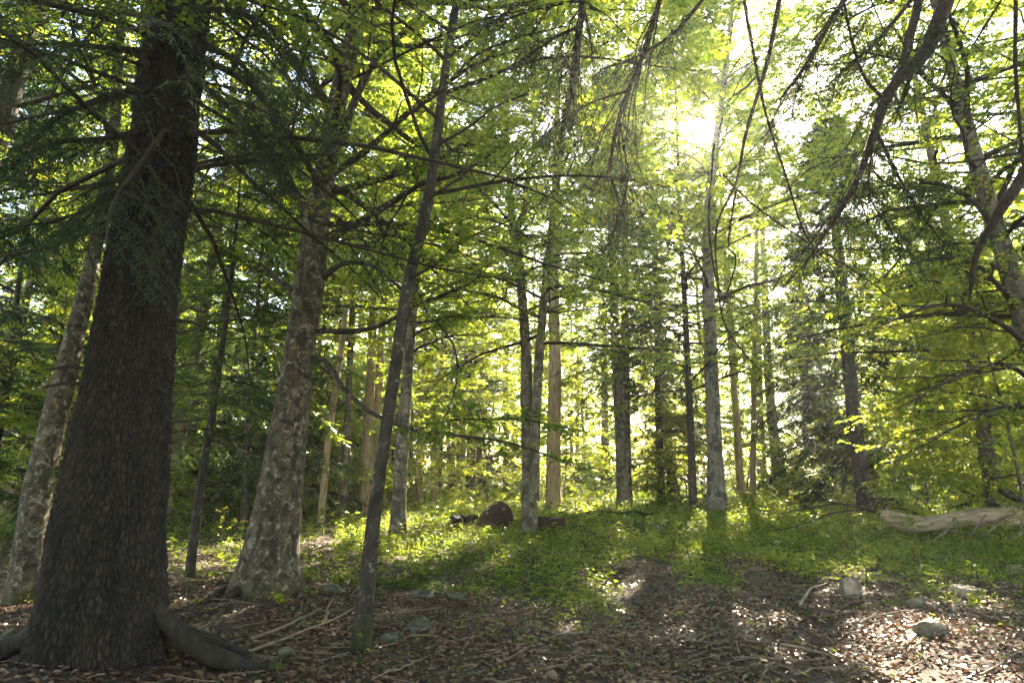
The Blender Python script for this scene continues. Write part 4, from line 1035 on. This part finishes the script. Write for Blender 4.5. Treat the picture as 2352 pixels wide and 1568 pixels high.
def stump(px, py, wpx, hpx, label, seed, mat=M_ROTWOOD, mossy=True):
    p = ground_at(px, py); r = wpx * p[1] / FPX / 2; h = hpx * p[1] / FPX
    root = empty('stump', (p[0], p[1] + r * .5, height(p[0], p[1]))); tag(root, label, 'stump')
    n = 28; rings = 10
    z = np.linspace(-.1, h, rings); th = np.arange(n) * 2 * np.pi / n
    rr = r * (1 + .3 * np.exp(-np.clip(z, 0, 9) / (h * .3))[:, None] * (.6 + .4 * np.sin(th * 5 + seed))[None] + .08 * np.sin(th * 9 + seed)[None])
    V = np.stack([rr * np.cos(th), rr * np.sin(th), z[:, None] + 0 * rr], -1); V[-1, :, 2] += .05 * np.sin(th * 7)
    mb = MB(); i = np.arange(rings - 1)[:, None] * n; j = np.arange(n)[None]; j2 = (j + 1) % n
    mb.add(V.reshape(-1, 3), quads=np.stack([i + j, i + j2, i + n + j2, i + n + j], -1).reshape(-1, 4))
    mb.build('bark', M_ROTWOOD, root)
    f = MB(); ring = V[-1]; c = ring.mean(0) + [0, 0, -.02]; a = np.arange(n); jn = (a + 1) % n
    inner = ring * [.6, .6, 1] + [0, 0, -.01]
    f.add(np.vstack([ring * [.98, .98, 1], inner, c[None]]), tris=np.stack([a + n, jn + n, np.full(n, 2 * n)], -1), quads=np.stack([a, jn, jn + n, a + n], -1))
    f.build('cut_top', M_MOSSY, root)
stump(2040, 1172, 84, 26, 'dark wide stump with mossy top beside the blackest fir', 3)
stump(1065, 1208, 62, 20, 'low broad overgrown stump left of the propped log round', 4)

def fallen_log():
    pts = [(2046, 1186, 12), (2052, 1200, 32), (2085, 1216, 38), (2140, 1222, 37), (2190, 1214, 36), (2250, 1206, 42), (2320, 1204, 44), (2420, 1204, 48), (2560, 1200, 50)]
    base = ground_at(2150, 1240); Y = base[1]
    P, R = px_path(pts, [Y] * len(pts))
    P[:, 1] += .2; P[:, 2] += .16
    root = empty('fallen_log', (P[3][0], Y, height(P[3][0], Y))); org = np.array(root.location)
    tag(root, 'bleached barkless fallen log lying bent across the right side', 'log')
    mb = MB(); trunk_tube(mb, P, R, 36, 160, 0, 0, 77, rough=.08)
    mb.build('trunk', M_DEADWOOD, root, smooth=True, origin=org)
    fm = MB(); n = 16; th = np.arange(n) * 2 * np.pi / n
    c = P[0]; ring = c + np.stack([-.01 + 0 * th, np.cos(th) * R[0], np.sin(th) * R[0]], -1)
    fm.add(np.vstack([ring, c[None] + [.04, 0, 0]]), tris=np.stack([np.arange(n), (np.arange(n) + 1) % n, np.full(n, n)], -1)); fm.build('broken_end', M_ROTWOOD, root, origin=org)
    for pts_, ys in [([(2130, 1250, 5), (2170, 1222, 7), (2200, 1195, 5)], [Y - .8, Y - .5, Y - .1]), ([(2160, 1215, 6), (2240, 1230, 6), (2300, 1265, 4)], [Y - .1, Y - .5, Y - .9]),
                     ([(2260, 1230, 6), (2290, 1205, 8), (2330, 1180, 6)], [Y - .7, Y - .4, Y]), ([(2300, 1250, 8), (2340, 1225, 12), (2400, 1190, 10)], [Y - .6, Y - .3, Y]),
                     ([(2250, 1250, 5), (2320, 1240, 5), (2380, 1262, 4)], [Y - .7, Y - .8, Y - .9]), ([(2190, 1262, 5), (2230, 1225, 6), (2265, 1180, 3)], [Y - .8, Y - .5, Y - .4]),
                     ([(2210, 1240, 4), (2300, 1255, 4), (2400, 1240, 3)], [Y - .9, Y - .8, Y - .7]), ([(2290, 1275, 5), (2330, 1245, 6), (2350, 1190, 4)], [Y - .9, Y - .6, Y - .4]), ([(2320, 1190, 6), (2360, 1150, 4), (2400, 1120, 3)], [Y, Y, Y])]:
        part_branch(root, 'dead_branch', pts_, ys, M_STICK, org, n=8, sides=6)
fallen_log()
def dead_limb(label, groups, mat=M_TWIG, name='dead_branch', cat='branch', leafy=False):
    P, R = px_path(groups[0][0], groups[0][1])
    root = empty(name, P[0]); tag(root, label, cat)
    for g_, y_ in groups: part_branch(root, 'limb', g_, y_, mat, np.array(P[0]), n=12, sides=5)
dead_limb('grey leafless branch reaching left from the end of the fallen log', [
    ([(2050, 1188, 7), (1990, 1170, 6), (1930, 1158, 5), (1870, 1165, 3), (1790, 1180, 2)], [16.5, 16.4, 16.3, 16, 15.8]),
    ([(1990, 1170, 4), (1910, 1178, 3), (1840, 1205, 3), (1760, 1222, 1.5)], [16.4, 16, 15.7, 15.5]),
    ([(1930, 1158, 4), (1880, 1148, 3), (1800, 1160, 2)], [16.3, 16.5, 16.6]), ([(2110, 1180, 4), (2040, 1160, 4), (1985, 1145, 3)], [17, 17, 17.])])
dead_limb('dark dead limb slanting down onto the fallen log at the right edge', [
    ([(2245, 1050, 6), (2275, 1100, 10), (2310, 1135, 12), (2370, 1160, 14)], [15.5, 15.5, 15.6, 15.7]),
    ([(2210, 1128, 5), (2270, 1150, 7), (2340, 1180, 9), (2400, 1200, 9)], [15.2, 15.3, 15.4, 15.5]),
    ([(2275, 1100, 5), (2330, 1090, 4), (2400, 1085, 4)], [15.5, 15.6, 15.6])], M_BARK_DARK)
rng = np.random.default_rng(44)
g_ = []
for k in range(26):
    x0 = rng.uniform(1350, 1490); y0 = rng.uniform(1176, 1198); a = rng.uniform(-.5, .5); L = rng.uniform(30, 80)
    g_.append(([(x0 - L * math.cos(a) * .5, y0 + L * .3 * math.sin(a), 3), (x0, y0 - 3, 3.5), (x0 + L * .5 * math.cos(a), y0 - L * .3 * math.sin(a), 1.8)], [20.5 + rng.uniform(-.6, .6)] * 3))
dead_limb('tangled heap of dead brushwood at the foot of the central fir', g_, name='brush_pile', cat='brushwood')

def stick(px0, py0, px1, py1, w, label, seed, lift=.02, mat=M_STICK, arch=.0):
    a, b = ground_at(px0, py0), ground_at(px1, py1)
    rng = np.random.default_rng(seed + 900)
    n = 9; t = np.linspace(0, 1, n)
    P = a[None] * (1 - t)[:, None] + b[None] * t[:, None]
    P[:, :2] += np.cumsum(rng.normal(0, .018, (n, 2)), 0)
    r = w / 2 * a[1] / FPX
    P[:, 2] = height(P[:, 0], P[:, 1]) + lift + r + arch * np.sin(t * np.pi)
    R = r * (1 - .55 * t)
    root = empty('fallen_stick', P[0]); tag(root, label, 'stick', 'sticks lying in the litter')
    mb = MB(); PP, RR = resample(P, R, 18); tubes(mb, PP[None], RR[None], 7)
    mb.build('shaft', mat, root, smooth=True, origin=P[0])
    side, rs = offshoots(rng, PP[None], RR[None], 2, .3, .8, .7, lambda tt, p: p * .25, 4, flat=.15, up=.1)
    for q in range(len(side)):
        m2 = MB(); tubes(m2, side[q:q + 1], rs[q:q + 1] * .8, 5); m2.build('twig', mat, root, origin=P[0])
SN = [(1835, 1400, 1885, 1345, 7, 'curved mossy stick behind the pale sunlit stone', .05), (1885, 1345, 1935, 1328, 6, 'short stick running up to the bright green plants', .02),
      (1975, 1440, 2110, 1405, 5, 'long thin reddish stick left of the split block', .02), (2190, 1412, 2240, 1395, 6, 'stubby red stick behind the split block', .03),
      (2125, 1475, 2135, 1530, 5, 'short upright pointing stick in front of the split block', .01), (1830, 1560, 1960, 1535, 5, 'dark stick across the sunlit litter patch', .01),
      (1790, 1490, 1900, 1510, 6, 'dark straight stick at the edge of the sun patch', .01), (1750, 1560, 1800, 1520, 4, 'pale stick on the track at the bottom', .01),
      (2070, 1560, 2130, 1530, 5, 'thin stick crossing the brightest litter', .01), (1300, 1530, 1345, 1510, 4, 'thin curved stick in dark litter left of the track', .01),
      (940, 1465, 1010, 1475, 5, 'short dark stick beside the mossy rock', .01), (500, 1530, 830, 1390, 9, 'long pale root like stick between spruce and slim tree', .0),
      (560, 1480, 740, 1400, 8, 'crooked stick lying behind the long pale one', .0), (355, 1285, 415, 1245, 7, 'whitish bare stick propped beside the spruce trunk', .1),
      (735, 1440, 760, 1385, 8, 'forked pale stick near the mossy beech rock', .03), (390, 1500, 470, 1440, 6, 'twig standing over the spruce root', .06),
      (880, 1550, 960, 1520, 5, 'short stick low in the dark litter', .0), (1440, 1470, 1490, 1430, 4, 'tiny twig beside the left wheel track', .0),
      (1600, 1480, 1660, 1455, 4, 'tiny twig between the wheel tracks', .0), (2250, 1560, 2330, 1500, 5, 'thin stick at the lower right corner', .0),
      (2200, 1290, 2330, 1300, 6, 'long low stick among herbs right of the fallen log end', .02), (1140, 1270, 1210, 1262, 6, 'dark rotten stick in the herbs below the logs', .02)]
for k, s_ in enumerate(SN): stick(*s_[:6], k, arch=s_[6])
# roots of the lichened beech and slim tree lying on the surface
for k, (a, b, w) in enumerate([((575, 1335), (470, 1385), 34), ((560, 1350), (500, 1400), 26), ((660, 1340), (745, 1365), 24), ((650, 1350), (700, 1385), 20), ((670, 1325), (720, 1340), 16)]):
    pa, pb = ground_at(*a), ground_at(*b)
    t = np.linspace(0, 1, 12)[:, None]; P = pa * (1 - t) + pb * t
    P[:, 2] = height(P[:, 0], P[:, 1]) + .16 * (1 - t[:, 0]) ** 2 - .02
    P[:, 0] += .06 * np.sin(t[:, 0] * 6 + k)
    R = w / 2 * pa[1] / FPX * (1 - .75 * t[:, 0])
    rb = MB(); trunk_tube(rb, P, R, 10, 24, 0, 0, 400 + k, rough=.08)
    par = [o for o in bpy.data.objects if o.type == 'EMPTY' and str(o.get('label', '')).startswith('thick grey beech')][0]
    rb.build('root', M_DIRT_ROOT, par, smooth=True, origin=np.array(par.location))

# ------------------------------------------------------------------ saplings and noticeable plants
def sapling(px, py, hpx, label, seed, var=.8, L=.07, nb=7, lean=0):
    rng = np.random.default_rng(seed + 700)
    p = ground_at(px, py); H = hpx * p[1] / FPX
    root = empty('beech_sapling', p); tag(root, label, 'sapling', 'saplings on the forest floor')
    n = 7; t = np.linspace(0, 1, n)
    P = np.stack([p[0] + lean * t * H + .03 * np.sin(t * 5), p[1] + .03 * np.cos(t * 4), p[2] - .03 + t * H], -1)
    R = np.linspace(.008, .003, n)
    s_ = MB(); tubes(s_, P[None], R[None], 6); s_.build('stem', M_TWIG, root, origin=p)
    lm, wm = MB(), MB()
    sec, rs = offshoots(rng, P[None], R[None], nb, .3, 1, 1.1, lambda tt, q: q * .5 * (1.2 - tt), 4, flat=.3, up=.1, droop=.1)
    # offshoots of a vertical stem: spread round it
    tubes(wm, sec, rs * .6, 3)
    twig_leaves(rng, lm, sec, 7, L, flat_jit=.25, shape=6, base_var=var, carve=False)
    w = wm.build('twigs', M_TWIG, root, origin=p); w['kind'] = 'stuff'
    c = lm.build('leaves', M_HERB, root, origin=p); c['kind'] = 'stuff'
for a in [(1990, 1345, 62, 'bright yellow green seedling clump behind the pale sunlit stone', 1), (1940, 1340, 40, 'low lit seedling left of the sunlit stone', 2), (2245, 1350, 55, 'bright broad leaved seedling above the flat topped stone', 3),
          (2100, 1300, 60, 'thin lit sapling before the bend of the fallen log', 4), (545, 1305, 110, 'thin leaning sapling left of the lichened beech foot', 5), (505, 1260, 90, 'leafy sapling in light behind the young spruce', 6),
          (640, 1390, 30, 'small seedling on the litter before the lichened beech', 7), (1585, 1330, 80, 'tall lit herb beside the track entrance', 8), (1560, 1260, 60, 'lit herb clump at the grassy edge', 9),
          (2300, 1260, 50, 'yellow leaved sapling in front of the fallen log', 10), (2205, 1245, 56, 'long leaved sapling growing over the fallen log', 11), (895, 1275, 50, 'lit sapling beside the ringed grey beech', 12),
          (1110, 1180, 50, 'yellowish herb behind the propped log', 13), (1180, 1180, 60, 'tall herb rising left of the twin beech', 14), (30, 1330, 60, 'lit sapling at the left edge of the wood', 15),
          (740, 1310, 36, 'bright seedling right of the lichened beech', 16), (960, 1330, 40, 'seedling in the herbs right of the slim tree', 17), (2290, 1205, 60, 'sapling standing behind the fallen log', 18)]:
    sapling(*a)

# ------------------------------------------------------------------ ground cover: what nobody could count
rng = np.random.default_rng(77)
def in_view_points(n, y0, y1, pw=1.0, wide=.92):
    y = y0 + (y1 - y0) * rng.random(n) ** pw
    x = rng.uniform(-1, 1, n) * (y * wide + .6)
    return x, y
def track(x, y):
    """how much a point lies on the worn wheel tracks"""
    c1 = 1.35 + .09 * (y - 5) + .012 * (y - 5) ** 2; c2 = 3.25 + .13 * (y - 5)
    w = .42
    k = np.exp(-((x - c1) / w) ** 2) + np.exp(-((x - c2) / (w * .9)) ** 2)
    return k * (y < 12) * np.clip((12.5 - y) / 2, 0, 1)
def green(x, y):
    nz = vnoise(np.stack([x * .9, y * .9, 0 * x], -1), 12) * .5 + vnoise(np.stack([x * 2.6, y * 2.6, 0 * x], -1), 13) * .35
    edge = 8.0 - .9 * np.exp(-((x - .5) / 1.6) ** 2) + .25 * np.abs(x + .4) * (x < -.4) * 1.6 - .6 * (x > 2.5)
    patch = vnoise(np.stack([x * .45 + 3, y * .35, 0 * x], -1), 19)
    g_ = np.clip((y - edge) / 2.6 + nz * 1.5 + .15 + .5 * np.minimum(patch, .2) * (y < 26), 0, 1) * np.clip((y - edge + 1.2) / 1.2, 0, 1)
    left = x < -.28 * y
    g_ = np.where(left, g_ * np.clip(.45 + nz, .0, 1), g_)
    return np.clip(g_ - 1.3 * track(x, y), 0, 1)
def near_trunk(x, y):
    k = (x > 10.2) & (y > 14.6) & (y < 17.9) & (rng.random(len(x)) < .85)      # bare litter round the fallen log
    for a, b, r in [(-3.6, 5.25, .5), (-3.25, 8, .4), (-1.55, 6.15, .12)]:
        k |= (x - a) ** 2 + (y - b) ** 2 < r ** 2
    return k

# leaf litter
mb = MB()
for n, y0, y1, L, sh in [(52000, 3.6, 8.5, .055, 6), (42000, 8.5, 16, .075, 4), (22000, 16, 34, .12, 4)]:
    x, y = in_view_points(n, y0, y1, .8)
    k = (rng.random(n) > green(x, y) * .75) & (rng.random(n) < .62 + .38 * vnoise(np.stack([x * 2, y * 2, 0 * x], -1), 31)) & ~near_trunk(x, y)
    x, y = x[k], y[k]; n = len(x)
    z = height(x, y) + rng.uniform(.004, .035, n)
    a = rng.uniform(0, 6.28, n)
    D = np.stack([np.cos(a), np.sin(a), rng.normal(0, .22, n)], -1)
    N_ = np.stack([rng.normal(0, .38, n), rng.normal(0, .38, n), np.ones(n)], -1)
    Ls = L * rng.uniform(.6, 1.3, n)
    tone = np.clip(rng.beta(2, 2.2, n) + .25 * vnoise(np.stack([x, y, 0 * x], -1), 33) - .1 , 0, 1)
    blades(mb, np.stack([x, y, z], -1), D, N_, Ls, Ls * .62, tone, fold=rng.uniform(-.1, .3, (n, 1)), droop=.2, shape=sh)
o = mb.build('leaf_litter', M_LITTER); tag(o, 'carpet of brown fallen beech leaves over the soil', None, None, 'stuff')

# litter twigs
mb = MB(); n = 1500
x, y = in_view_points(n, 3.8, 14, .8); a = rng.uniform(0, 6.28, n); L = rng.uniform(.08, .5, n)
t = np.linspace(-.5, .5, 4)
P = np.stack([x[:, None] + np.cos(a)[:, None] * L[:, None] * t, y[:, None] + np.sin(a)[:, None] * L[:, None] * t, 0 * x[:, None] + 0 * t], -1) + rng.normal(0, .012, (n, 4, 3))
P[..., 2] = height(P[..., 0], P[..., 1]) + .02 + rng.uniform(0, .03, (n, 1))
tubes(mb, P, np.broadcast_to(rng.uniform(.002, .006, n)[:, None], (n, 4)), 4)
o = mb.build('twig_litter', M_STICK); tag(o, 'scatter of short dead twigs over the leaf litter', None, None, 'stuff')

# herbs: little rosettes of broad leaves on short stems
mb = MB()
for n, y0, y1, L, kk, hh in [(8000, 5.0, 9.5, .05, 5, .10), (17000, 8.0, 18, .07, 5, .16), (11000, 16, 34, .13, 4, .28), (6000, 30, 62, .24, 4, .45)]:
    x, y = in_view_points(n, y0, y1, .75)
    g_ = green(x, y)
    k = (rng.random(n) < np.where(y < 9.5, g_ ** 1.5 * .85 + .03, g_ * .95)) & ~near_trunk(x, y); x, y = x[k], y[k]; n = len(x)
    hp = hh * rng.uniform(.3, 1.5, n) * (1 + .9 * vnoise(np.stack([x * 1.3, y * 1.3, 0 * x], -1), 15))
    tone = .5 + .4 * vnoise(np.stack([x * .8, y * .8, 0 * x], -1), 16) + .2 * vnoise(np.stack([x * 4, y * 4, 0 * x], -1), 17)
    X = np.repeat(x, kk); Yv = np.repeat(y, kk); m = n * kk
    a = rng.uniform(0, 6.28, m); rr = rng.uniform(0, 1, m) * L * .8
    z = height(X, Yv) + np.repeat(hp, kk) * rng.uniform(.25, 1, m)
    D = np.stack([np.cos(a), np.sin(a), rng.normal(.05, .25, m)], -1)
    N_ = np.stack([rng.normal(0, .35, m), rng.normal(0, .35, m), np.ones(m)], -1)
    Ls = L * rng.uniform(.6, 1.3, m) * np.repeat(rng.choice([.75, 1., 1.5], n, p=[.4, .45, .15]), kk)
    blades(mb, np.stack([X + np.cos(a) * rr, Yv + np.sin(a) * rr, z], -1), D, N_, Ls, Ls * .7, np.clip(np.repeat(tone, kk) + rng.normal(0, .18, m), 0, 1))
n = 2600
x, y = in_view_points(n, 7.5, 30, .8)
k = (rng.random(n) < green(x, y) * np.clip(.5 + vnoise(np.stack([x * .6, y * .6, 0 * x], -1), 41), 0, 1)) & ~near_trunk(x, y); x, y = x[k], y[k]; n = len(x)
for lvl in range(4):
    for q in range(4):
        a = rng.uniform(0, 6.28, n); sz = rng.uniform(.07, .13, n) * (1 + .02 * (y - 8))
        hgt = (.12 + .11 * lvl) * np.clip(.6 + .5 * vnoise(np.stack([x * 5, y * 5, 0 * x], -1), 42), .3, 1.4)
        D = np.stack([np.cos(a), np.sin(a), rng.normal(.1, .2, n)], -1); N_ = np.stack([rng.normal(0, .25, n), rng.normal(0, .25, n), np.ones(n)], -1)
        blades(mb, np.stack([x + rng.normal(0, .02, n), y + rng.normal(0, .02, n), height(x, y) + hgt], -1), D, N_, sz, sz * .55, np.clip(rng.normal(.65, .2, n), 0, 1))
o = mb.build('ground_herbs', M_HERB); tag(o, 'low green herbs covering the floor of the clearing', None, None, 'stuff')

# grass blades
mb = MB()
for n, y0, y1, H, W in [(9000, 7.5, 13, .15, .007), (30000, 10, 24, .26, .013), (12000, 22, 46, .45, .03)]:
    x, y = in_view_points(n, y0, y1, .8)
    g_ = green(x, y) * np.clip(.35 + 1.4 * vnoise(np.stack([x * .5, y * .5, 0 * x], -1), 21) + .35 * (x > 1) + .2 * (y > 16), 0, 1)
    k = rng.random(n) < g_; x, y = x[k], y[k]; n = len(x)
    a = rng.uniform(0, 6.28, n); h = H * rng.uniform(.5, 1.5, n); w = W * rng.uniform(.6, 1.2, n)
    sd = np.stack([-np.sin(a), np.cos(a), 0 * a], -1) * w[:, None] / 2; ln = np.stack([np.cos(a), np.sin(a), 0 * a], -1) * (h * rng.uniform(.2, .7, n))[:, None]
    b0 = np.stack([x, y, height(x, y) - .01], -1); u = np.array([0, 0, 1.])
    v = np.stack([b0 - sd, b0 + sd, b0 + ln * .35 + u * h[:, None] * .6 + sd * .8, b0 + ln * .35 + u * h[:, None] * .6 - sd * .8, b0 + ln + u * h[:, None] * .92], 1)
    b = (np.arange(n) * 5)[:, None]
    mb.add(v.reshape(-1, 3), quads=b + [0, 1, 2, 3], tris=b + [3, 2, 4], var=np.repeat(np.clip(rng.normal(.5, .22, n), 0, 1), 5))
o = mb.build('grass', M_GRASS); tag(o, 'thin forest grass standing among the herbs', None, None, 'stuff')

# ------------------------------------------------------------------ haze
if True:
    m, N, L_ = mat_new('forest_haze')
    out = N.new('ShaderNodeOutputMaterial'); v = N.new('ShaderNodeVolumePrincipled')
    v.inputs['Color'].default_value = (.93, .95, .97, 1); v.inputs['Density'].default_value = .0009; v.inputs['Anisotropy'].default_value = .45
    L_.new(v.outputs[0], out.inputs['Volume'])
    mb = MB(); a, b, c, d, e, f = -250, 250, -70, 310, -2.0, 38.
    mb.add([(a, c, e), (b, c, e), (b, d, e), (a, d, e), (a, c, f), (b, c, f), (b, d, f), (a, d, f)], quads=[(0, 3, 2, 1), (4, 5, 6, 7), (0, 1, 5, 4), (1, 2, 6, 5), (2, 3, 7, 6), (3, 0, 4, 7)])
    o = mb.build('haze', m); tag(o, 'pale morning haze filling the wood', None, None, 'stuff')
tot = sum(len(o.data.polygons) for o in bpy.data.objects if o.type == 'MESH' and o.data.users == 1)
print('LEAF TRIS', TOTAL['n'], 'UNIQUE POLYS', sum(len(m_.polygons) for m_ in bpy.data.meshes), 'OBJECTS', len(bpy.data.objects))
